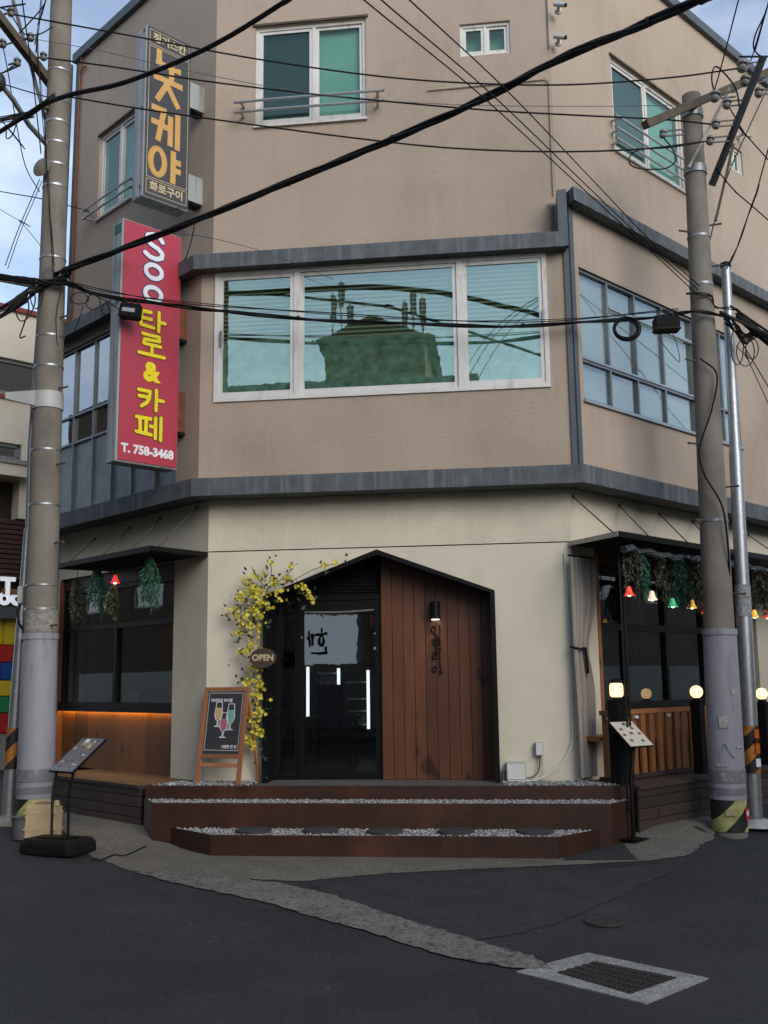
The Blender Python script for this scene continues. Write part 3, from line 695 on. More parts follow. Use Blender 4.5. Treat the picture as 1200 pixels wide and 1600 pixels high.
for i in range(npn):
    a = L0 + (L1 - L0) * i / npn + .002; b = L0 + (L1 - L0) * (i + 1) / npn - .002
    MB().fb(FL, a, b, rl_ - .029, rl_ - .01, ZD + .002, lz - .064).build('panel_board', M['panel'], lp)
MB().fb(FL, L0 + .03, L1 - .03, rl_ + .006, rl_ + .030, lz - .072, lz - .061).build('light_strip', M['led'], lo)
MB().fb(FL, L0 - .002, L0 + .02, rl_ - .02, .004, ZD, AWZ).build('recess_side', M['panel'], bld)

# --- right recess
rw_ = -.30
R0_, R1_ = pr_u + .05, pr2
rz = FR.pu(1040, 1098, rw_)[1]; rh = FR.pu(1040, 982, rw_)[1]
rf = MB()
for z in (rz, rh, 2.95): rf.fb(FR, R0_, R1_, rw_ - .05, rw_ + .03, z - .05, z + .03)
rvs = [R0_ + (R1_ - R0_) * k / 4 for k in range(5)]
for k, v in enumerate(rvs): rf.fb(FR, max(R0_, v - .03), min(R1_, v + .03), rw_ - .05, rw_ + .028, rz + .03, 2.9)
ro_ = rf.build('shop_window', M['black'], bld)
for k in range(4):
    for c, d in ((rz + .03, rh - .05), (rh + .03, 2.9)): MB().fb(FR, rvs[k] + .03, rvs[k + 1] - .03, rw_ - .02, rw_ - .014, c, d).build('pane', M['gdark'], ro_)
MB().fb(FR, R0_, R1_, rw_ - .06, -.004, 2.985, AWZ + .018).build('lintel', M['darkwood'], bld)
MB().fb(FR, R0_, R1_, rw_ - .06, rw_ - .01, ZD, rz - .052).build('wood_panel_wall', M['panel'], bld)
fw0, fw1 = pr2 + .9, LR - .5
window(FR, 0, (fw0, fw1, ZD, AWZ), [fw0 + (fw1 - fw0) * k / 4 for k in (1, 2, 3)], [rh], .06, .08, M['black'], M['gdark'], mt=.06, inset=.08)
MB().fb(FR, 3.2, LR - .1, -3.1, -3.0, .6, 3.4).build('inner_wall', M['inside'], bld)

# ------------------------------------------------------------------ steps and decks
def pebbles(name, poly, zf, n, m, label, r=(.008, .016), seed=1):
    rnd = random.Random(seed); bm = bmesh.new(); bmesh.ops.create_icosphere(bm, subdivisions=1, radius=1)
    base = [v.co.copy() for v in bm.verts]; fc = [tuple(v.index for v in f.verts) for f in bm.faces]; bm.free()
    us = [p[0] for p in poly]; ws = [p[1] for p in poly]; mb = MB(); k = 0
    def inside(x, y):
        c = False; q = len(poly)
        for i in range(q):
            a, b = poly[i], poly[(i + 1) % q]
            if (a[1] > y) != (b[1] > y) and x < (b[0] - a[0]) * (y - a[1]) / (b[1] - a[1]) + a[0]: c = not c
        return c
    while k < n:
        u = rnd.uniform(min(us), max(us)); w = rnd.uniform(min(ws), max(ws))
        if not inside(u, w): continue
        k += 1; R = rnd.uniform(*r); c = V((u, w, zf + rnd.uniform(-.2, .9) * R)) if zf is not None else None
        c = FM.P(u, w, zf + rnd.uniform(-.3, .9) * R); sc = V((rnd.uniform(.8, 1.3), rnd.uniform(.8, 1.3), rnd.uniform(.55, .9))); rot = Matrix.Rotation(rnd.uniform(0, 6), 3, 'Z')
        mb.add([c + rot @ V((v.x * sc.x * R, v.y * sc.y * R, v.z * sc.z * R)) for v in base], fc)
    o = mb.build(name, m); return tag(o, label, 'gravel', kind='stuff')
def pebmat():
    m, t, b = newmat('mixed_grey_pebbles'); col = ramp(t, noise(t, 45, (1, 1, 1), 1, .3), [(.3, (.07, .075, .08)), (.5, (.22, .225, .23)), (.68, (.5, .5, .49))])
    t.links.new(col, b.inputs['Base Color']); b.inputs['Roughness'].default_value = .75; return m
M['gravel'] = pebmat()
WS3, WS2, WS1 = .50, .88, 1.38
Z2, Z1 = .507, .27
c3 = [(-.49, WS3), (4.53, WS3)]
c2 = [(-.50, WS3), (-.27, WS2), (4.28, WS2), (4.53, WS3)]
def muw(p): q = p - A3; return q.dot(FM.d), q.dot(FM.n)
c1 = [muw(gz(255, 1298, Z1)), muw(gz(320, 1311, Z1)), muw(gz(872, 1309, Z1)), muw(gz(940, 1300, Z1))]
c1[0] = (c1[0][0], WS2 - .02); c1[3] = (c1[3][0], WS2 - .02); c1[1] = (c1[1][0], WS1); c1[2] = (c1[2][0], WS1)
st = thing('entrance_steps', 'brown rusted steel planter steps in front of the entrance', 'steps', FM.P(2, WS1, .08))
def riser(a, b, z0, z1, t=.012):
    pa, pb = FM.P(a[0], a[1], 0), FM.P(b[0], b[1], 0); d = (pb - pa).normalized(); n_ = V((d.y, -d.x, 0))
    if n_.dot(FM.n) < 0: n_ = -n_
    q = [pa, pb, pb - n_ * t, pa - n_ * t]
    MB().box8([p + V((0, 0, z0)) for p in q] + [p + V((0, 0, z1)) for p in q]).build('riser', M['rust'], st)
riser(c3[0], c3[1], Z2 - .06, ZD + .008)
for a, b in zip(c2[:-1], c2[1:]): riser(a, b, .05, Z2 + .010)
for a, b in zip(c1[:-1], c1[1:]): riser(a, b, -.02, Z1 + .010)
MB().prism([FM.P(u, w, Z2 - .03) for u, w in [(c2[0][0] + .03, WS3), (c2[1][0] + .03, WS2 - .014), (c2[2][0] - .03, WS2 - .014), (c2[3][0] - .03, WS3)]], (0, 0, .02)).build('tray_floor', M['blackm'], st)
MB().prism([FM.P(u, w, Z1 - .03) for u, w in [(c1[0][0] + .03, WS2 - .03), (c1[1][0] + .02, WS1 - .016), (c1[2][0] - .02, WS1 - .016), (c1[3][0] - .03, WS2 - .03)]], (0, 0, .02)).build('tray_floor', M['blackm'], st)
MB().prism([FM.P(u, w, ZD - .10) for u, w in [(-.02, -.4), (-.47, WS3 - .014), (4.51, WS3 - .014), (4.08, -.4)]], (0, 0, .096)).build('threshold_slab', M['tile'], st)
pebbles('gravel', [(c2[0][0] + .04, WS3), (c2[1][0] + .03, WS2 - .02), (c2[2][0] - .03, WS2 - .02), (c2[3][0] - .04, WS3)], Z2 - .006, 5200, M['gravel'], 'grey pebbles filling the narrow upper step tray', seed=2)
pebbles('gravel', [(c1[0][0] + .04, WS2 + .005), (c1[1][0] + .03, WS1 - .02), (c1[2][0] - .03, WS1 - .02), (c1[3][0] - .04, WS2 + .005)], Z1 - .006, 5600, M['gravel'], 'grey pebbles around the round stones in the lowest tray', seed=3)
pebbles('gravel', [(-.3, .02), (-.42, WS3 - .03), (uL - .05, WS3 - .03), (uL - .05, .02)], ZD + .004, 700, M['gravel'], 'grey pebbles on the threshold under the cocktail board', seed=4)
pebbles('gravel', [(uR + .03, .02), (uR + .03, WS3 - .03), (LM + .35, WS3 - .03), (LM + .1, .02)], ZD + .004, 900, M['gravel'], 'grey pebbles by the utility box beside the entrance', seed=5)
names = ['leftmost round stepping stone in the lowest gravel tray', 'second round stepping stone from the left in the lowest tray', 'middle round stepping stone of five in the lowest tray', 'fourth round stepping stone from the left in the lowest tray', 'rightmost round stepping stone in the lowest gravel tray']
for i, (px, py) in enumerate(((388, 1302), (497, 1300), (600, 1300), (712, 1300), (836, 1301))):
    p = gz(px, py, Z1 + .02); u, w = muw(p); w = 1.12 + random.uniform(-.03, .03); c = FM.P(u, w, Z1 + .006)
    o = MB(); prof = [(.001, .03), (.155, .03), (.175, .022), (.178, 0)]; o.lathe(c, prof, 20)
    o.v = [(x + random.uniform(-.004, .004), y + random.uniform(-.004, .004), z) for x, y, z in o.v]
    tag(o.build('stepping_stone', M['stone'], smooth=True), names[i], 'stepping stone', 'round stepping stones in the gravel tray')

def deck(fr, ua_, ub_, w1, label, nboards, nfront, zlow, seg):
    t = thing('timber_deck', label, 'deck', fr.P((ua_ + ub_) / 2, w1, .2))
    hb = (ZD + .0 - zlow) / nfront
    us = [ua_ + (ub_ - ua_) * k / seg for k in range(seg + 1)]
    for i in range(nfront):
        z0 = zlow + hb * i
        for k in range(seg):
            j = random.uniform(-.003, .003)
            MB().fb(fr, us[k] + .002, us[k + 1] - .002, w1 - .025, w1 + j, z0 + .004, z0 + hb - .004).build('facing_board', M['deck'], t)
    bw = (w1 + .28) / nboards
    for i in range(nboards):
        a = -.27 + bw * i
        for k in range(seg):
            MB().fb(fr, us[k] + .002, us[k + 1] - .002, a + .003, a + bw - .003 + (.012 if i == nboards - 1 else 0), ZD - .03, ZD + .004 + random.uniform(-.001, .001)).build('deck_board', M['deck'], t)
    MB().fb(fr, ua_ + .01, ub_ - .01, -.25, w1 - .03, zlow - .1, ZD - .035).build('substructure', M['blackm'], t)
    return t
deck(FL, FL.pu(58, 1215, .70)[0], -.17, .70, 'dark brown timber deck under the left shop window', 6, 4, .20, 3)
deck(FR, -.06, 6.0, .72, 'dark brown timber deck below the slatted bench on the right', 6, 4, .20, 3)

# ------------------------------------------------------------------ awnings
def awning(fr, wall_u, out_u, w1, z, far, rods, label, soff):
    t = thing('awning', label, 'awning', fr.P((wall_u + far) / 2, 0, z))
    s = 1 if far > wall_u else -1
    q = [fr.P(wall_u, .005, z + .02), fr.P(far, .005, z + .02), fr.P(far, w1, z), fr.P(out_u, w1, z)]
    MB().prism(q, (0, 0, .025)).build('roof_sheet', M['black'], t)
    MB().bar(q[3] + V((0, 0, .01)), q[2] + V((0, 0, .01)), .03, .06).build('front_edge', M['black'], t)
    MB().bar(q[0] + V((0, 0, .012)), q[3] + V((0, 0, .012)), .025, .05).build('end_edge', M['black'] if s < 0 else M['steel'], t)
    for (u, zz), uo in rods:
        a = fr.P(u, .0, zz); b = fr.P(uo, w1 - .05, z + .03)
        MB().tube([a, b], .0075, 6).build('stay_rod', M['armwood'], t)
        MB().lathe(a, [(.02, 0), (.02, .012), (.001, .012)], 8, fr.n).build('rod_plate', M['armwood'], t)
    return t
AWL = .86
rodsL = [(FL.pu(*p), FL.pu(*q, AWL - .05)[0]) for p, q in (((308, 793), (249, 855)), ((251, 810), (202, 863)), ((202, 825), (156, 874)), ((149, 842), (105, 888)))]
awning(FL, -.02, FL.pu(236, 856, AWL)[0], AWL, AWZ, FL.pu(74, 895, AWL)[0], rodsL, 'flat black awning over the left shop window', None)
rodsR = [(FR.pu(*p), FR.pu(*q, AWL - .05)[0]) for p, q in (((895, 776), (958, 838)), ((967, 790), (1017, 842)), ((1030, 803), (1078, 855)), ((1082, 815), (1122, 864)), ((1169, 836), (1226, 880)))]
awning(FR, -.03, FR.pu(966, 837, AWL)[0], AWL, AWZ, 6.0, rodsR, 'flat black awning with stay rods over the right terrace', None)
# clear vinyl roll hanging under the right awning edge
def vinyl():
    m, t, b = newmat('rolled_clear_vinyl'); b.inputs['Base Color'].default_value = (.05, .056, .062, 1); b.inputs['Roughness'].default_value = .14; b.inputs['Specular IOR Level'].default_value = .9
    bump(t, b, [(noise(t, 9, (1, 1, 3), 3), 1, .05)]); return m
M['vinyl'] = vinyl()
pth = [FR.P(FR.pu(975, 850, AWL - .08)[0] + k * .12, AWL - .09 + .01 * math.sin(k * 1.3), AWZ - .12 + .018 * math.sin(k * 2.1) + .01 * math.sin(k * .7)) for k in range(38)]
v = MB().tube(pth, [.040 + .010 * math.sin(k * 1.7) for k in range(38)], 12)
tag(v.build('vinyl_curtain', M['vinyl'], smooth=True), 'rolled clear plastic rain curtain under the right awning edge', 'curtain')

# lattice post under the awning corner
pu_ = FR.pu(968, 845, .66)[0]
t = thing('awning_post', 'thin black lattice post under the right awning corner', 'post', FR.P(pu_, .66, ZD))
for du in (-.03, .03): MB().bar(FR.P(pu_ + du, .66, ZD + .004), FR.P(pu_ + du, .66, AWZ - .01), .014, .014).build('upright', M['black'], t)
zz = ZD + .05; k = 0
lat = MB()
while zz < AWZ - .2:
    MB().bar(FR.P(pu_ - .022, .66, zz), FR.P(pu_ + .022, .66, zz + .09), .006, .006).build('lattice_bar', M['black'], t); MB().bar(FR.P(pu_ + .022, .664, zz), FR.P(pu_ - .022, .664, zz + .09), .006, .006).build('lattice_bar', M['black'], t)
    zz += .125

# ------------------------------------------------------------------ terrace on the right: bench, lamp posts, curtain
bw_ = .30
bu0, bu1 = FR.pu(985, 1150, bw_)[0], FR.pu(1106, 1150, bw_)[0]
bzt, bzb = FR.pu(1030, 1106, bw_)[1], FR.pu(1030, 1204, bw_)[1]
t = thing('slatted_bench', 'honey coloured slatted bench back on the right terrace', 'bench', FR.P((bu0 + bu1) / 2, bw_, ZD))
for a, b in ((FR.pu(936, 1150, bw_)[0] + .06, bu0 - .12), (bu0, bu1), (bu1 + .25, bu1 + 2.4)):
    if b - a < .05: b = a + .08
    MB().fb(FR, a, b, bw_ - .03, bw_ + .02, bzt - .05, bzt).build('top_rail', M['bench'], t)
    n = max(1, int((b - a) / .155))
    for k in range(n):
        u = a + .03 + (b - a - .09) * (k / max(1, n - 1) if n > 1 else .5)
        MB().fb(FR, u, u + .085, bw_ - .02, bw_ + .012, bzb, bzt - .052).build('slat', M['bench'], t)
    MB().fb(FR, a, b, bw_ - .4, bw_ - .031, ZD + .42, ZD + .47).build('seat', M['bench'], t)
    MB().fb(FR, a, b, bw_ - .06, bw_ + .03, ZD + .012, bzb).build('base_board', M['deck'], t)
    for k in range(2):
        u = a + .05 + (b - a) * .4 * k
        if k * (b - a) > .2 or k == 0: MB().fb(FR, u, u + .06, bw_ + .022, bw_ + .045, ZD + .95 * (bzt - ZD) - .06, ZD + .95 * (bzt - ZD) - .03).build('white_clip', M['white'], t)
lampl = [('square edged glowing lamp on the black post nearest the curtain', 963, 1078), ('round glowing globe lamp on the post beside the concrete pole', 1088, 1081), ('round glowing globe lamp at the right edge behind the steel pole', 1190, 1084)]
for i, (lab, px, py) in enumerate(lampl):
    w = .50; u, z = FR.pu(px, py, w); b = FR.P(u, w, ZD)
    t = thing('lamp_post', lab, 'lamp', b, 'glowing lamps on black terrace posts')
    MB().fb(FR, u - .085 + .03 * (i > 0), u + .085 - .03 * (i > 0), w - .06, w + .06, ZD + .004, z - .10).build('post', M['blackm'], t)
    MB().lathe(FR.P(u, w, z - .10), [(.05, 0), (.05, .03), (.035, .035)], 12).build('lamp_base', M['black'], t, True)
    if i == 0: g = MB().lathe(FR.P(u, w, z - .08), [(.04, 0), (.066, .02), (.07, .05), (.07, .12), (.06, .145), (.02, .155)], 16)
    else: g = MB().sph(FR.P(u, w, z), .072, 18, 12)
    g.build('globe', M['warm'], t, True)
    if i == 0: MB().lathe(FR.P(u, w, z + .07), [(.06, 0), (.055, .03), (.02, .045), (.001, .045)], 12).build('cap', M['black'], t, True)
# curtain
def curtain():
    a, b = FR.pu(897, 960, .10)[0], FR.pu(932, 960, .10)[0]; zt, zb, zk = 3.0, ZD + .05, FR.pu(905, 1013, .1)[1]
    nx, nz = 60, 50; vs = []
    for j in range(nz + 1):
        z = zb + (zt - zb) * j / nz
        k = 1 - .45 * math.exp(-((z - zk) / .35) ** 2) - (.25 if z < zk else 0) * (1 - math.exp(-((z - zk) / .5) ** 2))
        for i in range(nx + 1):
            s_ = i / nx; u = a + .02 + (b - a) * s_ * k
            w = .07 + .028 * math.sin(s_ * 40 + .6 * math.sin(z * 2)) + .01 * math.sin(s_ * 17 + z)
            vs.append(FR.P(u, w, z))
    mb = MB(); n = nx + 1
    mb.add(vs, [(j * n + i, j * n + i + 1, (j + 1) * n + i + 1, (j + 1) * n + i) for j in range(nz) for i in range(nx)])
    t = thing('tied_curtain', 'taupe curtain tied back at the corner of the right terrace', 'curtain', FR.P(a, .1, ZD))
    mb.build('cloth', M['curtain'], t, True)
    u = a + .075
    MB().tube(smoothpath([FR.P(a, .03, zk + .02), FR.P(a + .05, .125, zk - .005), FR.P(a + .15, .12, zk), FR.P(a + .17, .03, zk + .01)], 5), .014, 6).build('tie', M['black'], t, True)
    MB().tube(smoothpath([FR.P(a + .15, .12, zk), FR.P(a + .16, .125, zk - .12), FR.P(a + .18, .12, zk - .26)], 5), [.012] * 5 + [.014] * 5 + [.02], 6).build('tassel', M['black'], t, True)
    MB().tube([FR.P(a - .02, .07, zt + .01), FR.P(b + .05, .07, zt + .01)], .012, 8).build('curtain_rod', M['black'], t)
    return a
cu = curtain()
# white wire by the curtain and utility boxes on the cream wall
def mbox(name, label, cat, c, m, bev=.008):
    return tag(MB().fb(*c).build(name, m, bevel=bev), label, cat)
u0, z1 = FM.pu(791, 1190, .05); u1, z0 = FM.pu(822, 1221, .05)
t = thing('utility_box', 'white square utility box low on the cream wall', 'box', FM.P(u0, 0, ZD)); MB().fb(FM, u0, u1, .002, .10, ZD + .02, z1).build('case', M['greybox'], t, bevel=.006)
MB().fb(FM, u0 + .01, u1 - .01, .1005, .106, ZD + .035, z1 - .02).build('lid', M['white'], t)
MB().fb(FM, u0 - .045, u0 - .005, .002, .05, ZD + .01, ZD + .12).build('valve', M['cablegrey'], t)
u0, z1 = FM.pu(836, 1159, .04); u1, z0 = FM.pu(849, 1181, .04)
t = thing('socket_box', 'small grey outdoor socket box above the utility box', 'box', FM.P(u0, 0, z0)); MB().fb(FM, u0, u1, .002, .07, z0, z1).build('case', M['greybox'], t, bevel=.006)
MB().fb(FM, u0 + .008, u1 - .008, .0702, .078, z0 + .012, z1 - .012).build('cover', M['white'], t)
um = (u0 + u1) / 2
MB().tube(smoothpath([FM.P(um, .04, z0 + .01), FM.P(um, .05, z0 - .08), FM.P(um - .03, .06, z0 - .18), FM.P(um - .1, .07, ZD + .05), FM.P(um - .16, .08, ZD + .045)], 6), .008, 6).build('lead', M['cablegrey'], t, True)
MB().tube(smoothpath([FM.P(um + .03, .04, z0 + .01), FM.P(um + .05, .05, z0 - .06), FM.P(um + .04, .06, z0 - .2), FM.P(um - .03, .09, ZD + .03), FM.P(um - .08, .12, ZD + .02)], 6), .006, 6).build('lead', M['white'], t, True)
w_ = MB().tube(smoothpath([FM.P(3.98, .02, 3.05), FM.P(4.0, .02, 2.2), FM.P(3.99, .02, 1.3), FM.P(3.97, .03, 1.02), FM.P(3.83, .05, .80), FM.P(3.6, .1, ZD + .03), FM.P(3.3, .12, ZD + .02)], 8), .007, 6)
tag(w_.build('white_cable', M['white'], smooth=True), 'white cable running down the cream corner to the pebbles', 'cable')

# ------------------------------------------------------------------ wall lamp, lettering, open sign
wl = FM.pu(680, 955, -.2); c = FM.P(wl[0], -.19, FM.pu(680, 968, -.2)[1])
hl = FM.pu(680, 940, -.2)[1] - c.z
t = thing('wall_lamp', 'black cylinder wall lamp on the planked entrance wall', 'lamp', c)
MB().lathe(c, [(.045, .004), (.056, 0), (.056, hl), (.001, hl)], 18).build('housing', M['black'], t, True)
MB().fb(FM, wl[0] - .02, wl[0] + .02, -.272, -.235, c.z + .08, c.z + .13).build('bracket', M['black'], t)
MB().lathe(c, [(.001, .003), (.043, .003), (.043, -.002), (.001, -.002)], 16).build('lens', M['bulb'], t)
pl = bpy.data.lights.new('wall_lamp_light', 'SPOT'); pl.energy = 2.2; pl.color = (1, .72, .4); pl.spot_size = rad(95); pl.spot_blend = .8; pl.shadow_soft_size = .03
po = bpy.data.objects.new('wall_lamp_light', pl); COL.objects.link(po); po.parent = t; po.location = (0, 0, -.012)

def strokes(mb, fr, w, cx, cz, sx, sz, paths, width, dep=.004, cap=8):
    """flat lettering made from stroke paths given in a unit box"""
    i = 0
    for path in paths:
        pts = [(cx + x * sx, cz + y * sz) for x, y in path]
        for (a, b), (c_, d) in zip(pts[:-1], pts[1:]):
            dx, dz = c_ - a, d - b; l = math.hypot(dx, dz) or 1e-6; nx, nz = -dz / l * width / 2, dx / l * width / 2
            w1 = w + dep + .00015 * (i % 12); i += 1
            q = [(a + nx, b + nz), (a - nx, b - nz), (c_ - nx, d - nz), (c_ + nx, d + nz)]
            mb.prism([fr.P(u, w, z) for u, z in q], fr.n * (w1 - w))
        if cap:
            for a, b in pts:
                w1 = w + dep + .00015 * (i % 12) + .00005; i += 1
                mb.prism([fr.P(a + width / 2 * math.cos(2 * PI * k / cap), w, b + width / 2 * math.sin(2 * PI * k / cap)) for k in range(cap)], fr.n * (w1 - w))
    return mb
def ell(cx, cy, rx, ry, n=20): return [(cx + rx * math.cos(2 * PI * k / n), cy + ry * math.sin(2 * PI * k / n)) for k in range(n + 1)]
def text(body, fr, u, w, z, size, m, parent, name='lettering', bold=0., dep=.003, align='CENTER', sx=1.):
    c = bpy.data.curves.new('t', 'FONT'); c.body = body; c.size = size; c.align_x = align; c.align_y = 'CENTER'; c.offset = bold; c.extrude = dep / 2; c.resolution_u = 3
    o = bpy.data.objects.new('t', c); COL.objects.link(o); bpy.context.view_layer.update()
    me = bpy.data.meshes.new_from_object(o.evaluated_get(bpy.context.evaluated_depsgraph_get()))
    COL.objects.unlink(o); bpy.data.objects.remove(o); bpy.data.curves.remove(c)
    for v in me.vertices: v.co = fr.P(u + v.co.x * sx, w + v.co.z + dep / 2, z + v.co.y)
    me.materials.clear(); me.materials.append(m); r = bpy.data.objects.new(name, me); COL.objects.link(r)
    if parent is not None: r.parent = parent; r.matrix_parent_inverse = Matrix.Translation(-parent.location)
    return r
# brush lettering cut from black metal on the planks (이 / stacked syllable / 리 / 야)
u, zt_ = FM.pu(681, 976, -.26); zb_ = FM.pu(683, 1057, -.26)[1]
hh = zt_ - zb_; mb = MB()
def Y(f_): return zt_ - f_ * hh
mk = lambda paths: strokes(mb, FM, -.262, u, 0, 1, 1, [[(x * .062, Y(y)) for x, y in p_] for p_ in paths], .011, .012, 6)
mk([ell(-.45, .09, .38, .055, 14), [(.5, .01), (.62, .03), (.62, .16)],
    [(-.3, .17), (.0, .21), (.7, .26)], [(.6, .17), (.3, .21), (-.2, .25)], [(-.8, .29), (.1, .29)], [(-.5, .29), (-.2, .40)], [(.1, .29), (-.4, .38), (-.05, .41)],
    [(.3, .28), (.7, .28), (.7, .40), (.3, .40), (.3, .28)], [(.3, .34), (.7, .34)], [(-.1, .46), (.9, .47)], [(.1, .42), (-.1, .52)],
    [(-.7, .54), (.2, .54), (.2, .58), (-.7, .60), (-.65, .66), (.3, .65)], [(.6, .48), (.62, .80)],
    ell(-.35, .86, .35, .05, 14), [(.5, .76), (.65, .79), (.6, .99)], [(.65, .85), (1, .85)], [(.65, .91), (1, .92)]])
tag(mb.build('shop_lettering', M['black']), 'thin black vertical brush lettering on the planked entrance wall', 'lettering')
# oval OPEN plaque
u, z = FM.pu(411, 1028, .26); t = thing('open_sign', 'small brown oval plaque reading OPEN beside the yellow flowers', 'sign', FM.P(u, .1, z))
pts = [FM.P(u + .145 * math.cos(2 * PI * k / 32), .25, z + .105 * math.sin(2 * PI * k / 32)) for k in range(32)]
MB().prism(pts, FM.n * .018).build('plaque', mat('brown_plaque', (.07, .042, .03), .5), t)
text('OPEN', FM, u, .2685, z, .092, M['goldp'], t, bold=.003)
MB().bar(FM.P(u + .03, .02, z), FM.P(u + .03, .25, z), .02, .02).build('bracket', M['black'], t)

# ------------------------------------------------------------------ projecting signs on the left wall
US = -.2
FS = Fr(FL.P(US, 0, 0), FR.d, FR.n)
su0, su1, sz0, sz1 = -.855, -.232, 7.29, 9.477
t = thing('projecting_sign', 'tall charcoal lightbox sign with gold lettering on the left wall', 'sign', FS.P(su1, 0, sz0))
MB().fb(FS, su0, su1, -.235, 0, sz0, sz1).build('casing', M['signside'], t, bevel=.008)
MB().fb(FS, su0 + .012, su1 - .012, .0005, .012, sz0 + .02, sz1 - .015).build('face_panel', M['signdark'], t)
MB().fb(FS, su0 - .006, su0 - .001, -.15, -.09, sz0 + .02, sz1 - .02).build('edge_trim', M['alu'], t)
for z in (sz1 - .08, (sz0 + sz1) / 2, sz0 + .1): MB().fb(FS, su0 - .004, su0 - .0005, -.07, -.05, z, z + .05).build('clip', M['black'], t)
sw, sh = su1 - su0, sz1 - sz0
ln = MB()
def frame_line(a, b, c, d, tk=.007):
    ln.fb(FS, a, b, .0121, .0135, c, c + tk); ln.fb(FS, a, b, .0121, .0135, d - tk, d); ln.fb(FS, a, a + tk, .0121, .0136, c + tk, d - tk); ln.fb(FS, b - tk, b, .0121, .0136, c + tk, d - tk)
xa, xb = su0 + .035, su1 - .035
frame_line(xa, xb, sz1 - .235, sz1 - .045); frame_line(xa, xb, sz0 + .255, sz1 - .255); frame_line(xa, xb, sz0 + .055, sz0 + .235)
ln.build('border_line', M['goldp'], t)
X = lambda s_: su0 + s_ * sw
Yn = lambda y: sz1 - y * sh
def sg(paths, wd=.072): 
    mb = MB(); strokes(mb, FS, .0121, 0, 0, 1, 1, [[(X(x), Yn(y)) for x, y in p_] for p_ in paths], wd, .004, 0); return mb
sg([[(.27, .118), (.27, .218)], [(.2, .202), (.76, .202)], [(.55, .205), (.55, .285)], [(.16, .29), (.80, .29)], [(.48, .295), (.24, .425)], [(.45, .31), (.72, .425)],
    [(.13, .472), (.46, .472)], [(.41, .46), (.28, .66)], [(.13, .555), (.42, .555)], [(.40, .565), (.56, .565)], [(.55, .49), (.55, .665)], [(.71, .462), (.71, .672)],
    ell(.29, .78, .15, .075, 44), [(.63, .685), (.63, .875)], [(.63, .745), (.80, .745)], [(.63, .795), (.80, .795)]]).build('lettering', M['gold'], t)
text('징기스칸', FS, (su0 + su1) / 2, .0121, sz1 - .14, .125, M['goldp'], t, bold=.004)
text('화로구이', FS, (su0 + su1) / 2, .0121, sz0 + .145, .125, M['goldp'], t, bold=.004)
for z in (sz1 - .62, sz0 + .35):
    MB().fb(FS, su1 + .001, .0, -.17, -.05, z - .17, z + .17).build('wall_bracket', M['signside'], t)
    MB().fb(FS, -.14, -.02, -.18, -.04, z - .21, z - .175).build('bracket_foot', M['black'], t)
# red sign
t = thing('projecting_sign', 'tall crimson sign for a tarot cafe with phone number on the left wall', 'sign', FS.P(-.3, 0, 4.1))
ru0, ru1, rz0, rz1 = -1.095, -.312, 4.115, 6.94
MB().fb(FS, ru0, ru1, -.21, 0, rz0, rz1).build('casing', M['signside'], t, bevel=.008)
MB().fb(FS, ru0 + .02, ru1 - .014, .0005, .012, rz0 + .02, rz1 - .015).build('face_panel', M['signred'], t)
MB().fb(FS, ru0 - .004, ru0 - .0006, -.17, -.02, rz1 - .16, rz1 - .05).build('sticker', mat('green_sticker', (.05, .14, .10), .6), t)
for k in range(6): MB().fb(FS, ru0 - .003, ru0 - .0005, -.05, -.035, rz0 + .2 + k * .5, rz0 + .24 + k * .5).build('rivet', M['alud'], t)
sw, sh = ru1 - ru0, rz1 - rz0
RX, RY = lambda s_: ru0 + s_ * sw, lambda y: rz1 - y * sh
Sg = [[(.75, .55), (.45, .9), (-.1, 1), (-.65, .8), (-.7, .4), (-.3, .1), (.35, -.1), (.75, -.4), (.7, -.8), (.2, -1), (-.4, -.95), (-.85, -.7)]]
og = [ell(0, 0, .75, .8, 22)]
ta = [[(-.15, .8), (-.9, .75), (-.9, -.7), (.1, -.75)], [(-.85, .05), (-.1, .05)], [(.5, 1), (.5, -1)], [(.5, .0), (1, .0)]]
lo_ = [[(-.75, 1), (.55, 1), (.6, .6), (-.6, .5), (-.65, .1), (.7, .1)], [(.0, .05), (.0, -.75)], [(-1, -.85), (1, -.85)]]
ka = [[(-.95, .75), (-.05, .75), (-.1, .1), (-.3, -.4), (-.7, -.8)], [(-.9, .15), (-.15, .15)], [(.45, 1), (.45, -1)], [(.45, .05), (1, .05)]]
pe = [[(-1, .75), (.05, .75)], [(-1, -.55), (.1, -.65)], [(-.75, .75), (-.7, -.55)], [(-.28, .75), (-.3, -.55)], [(.05, .1), (.4, .1)], [(.42, .9), (.42, -.9)], [(.82, 1), (.82, -1)]]
layers = {'navy': MB(), 'lett': MB(), 'brownout': MB(), 'yell': MB()}
cxs = .52
for g_, y, hx, hy, wd, c1_, c2_ in ((Sg, .083, .18, .052, .056, 'lett', 'navy'), (og, .192, .18, .036, .054, 'lett', 'navy'), (og, .288, .18, .036, .054, 'lett', 'navy'),
                          (ta, .40, .21, .040, .042, 'yell', 'brownout'), (lo_, .508, .21, .044, .040, 'yell', 'brownout'), (ka, .73, .21, .042, .042, 'yell', 'brownout'), (pe, .845, .22, .046, .042, 'yell', 'brownout')):
    strokes(layers[c2_], FS, .0121, RX(cxs), RY(y), hx * sw, hy * sh, g_, wd + .022, .002, 10)
    strokes(layers[c1_], FS, .0121, RX(cxs), RY(y), hx * sw, hy * sh, g_, wd, .008, 10)
for k_, mb in layers.items(): mb.build('lettering', M[k_], t)['kind'] = 'stuff'
text('&', FS, RX(cxs), .0121, RY(.62), .30, M['yell'], t, bold=.016, dep=.008)
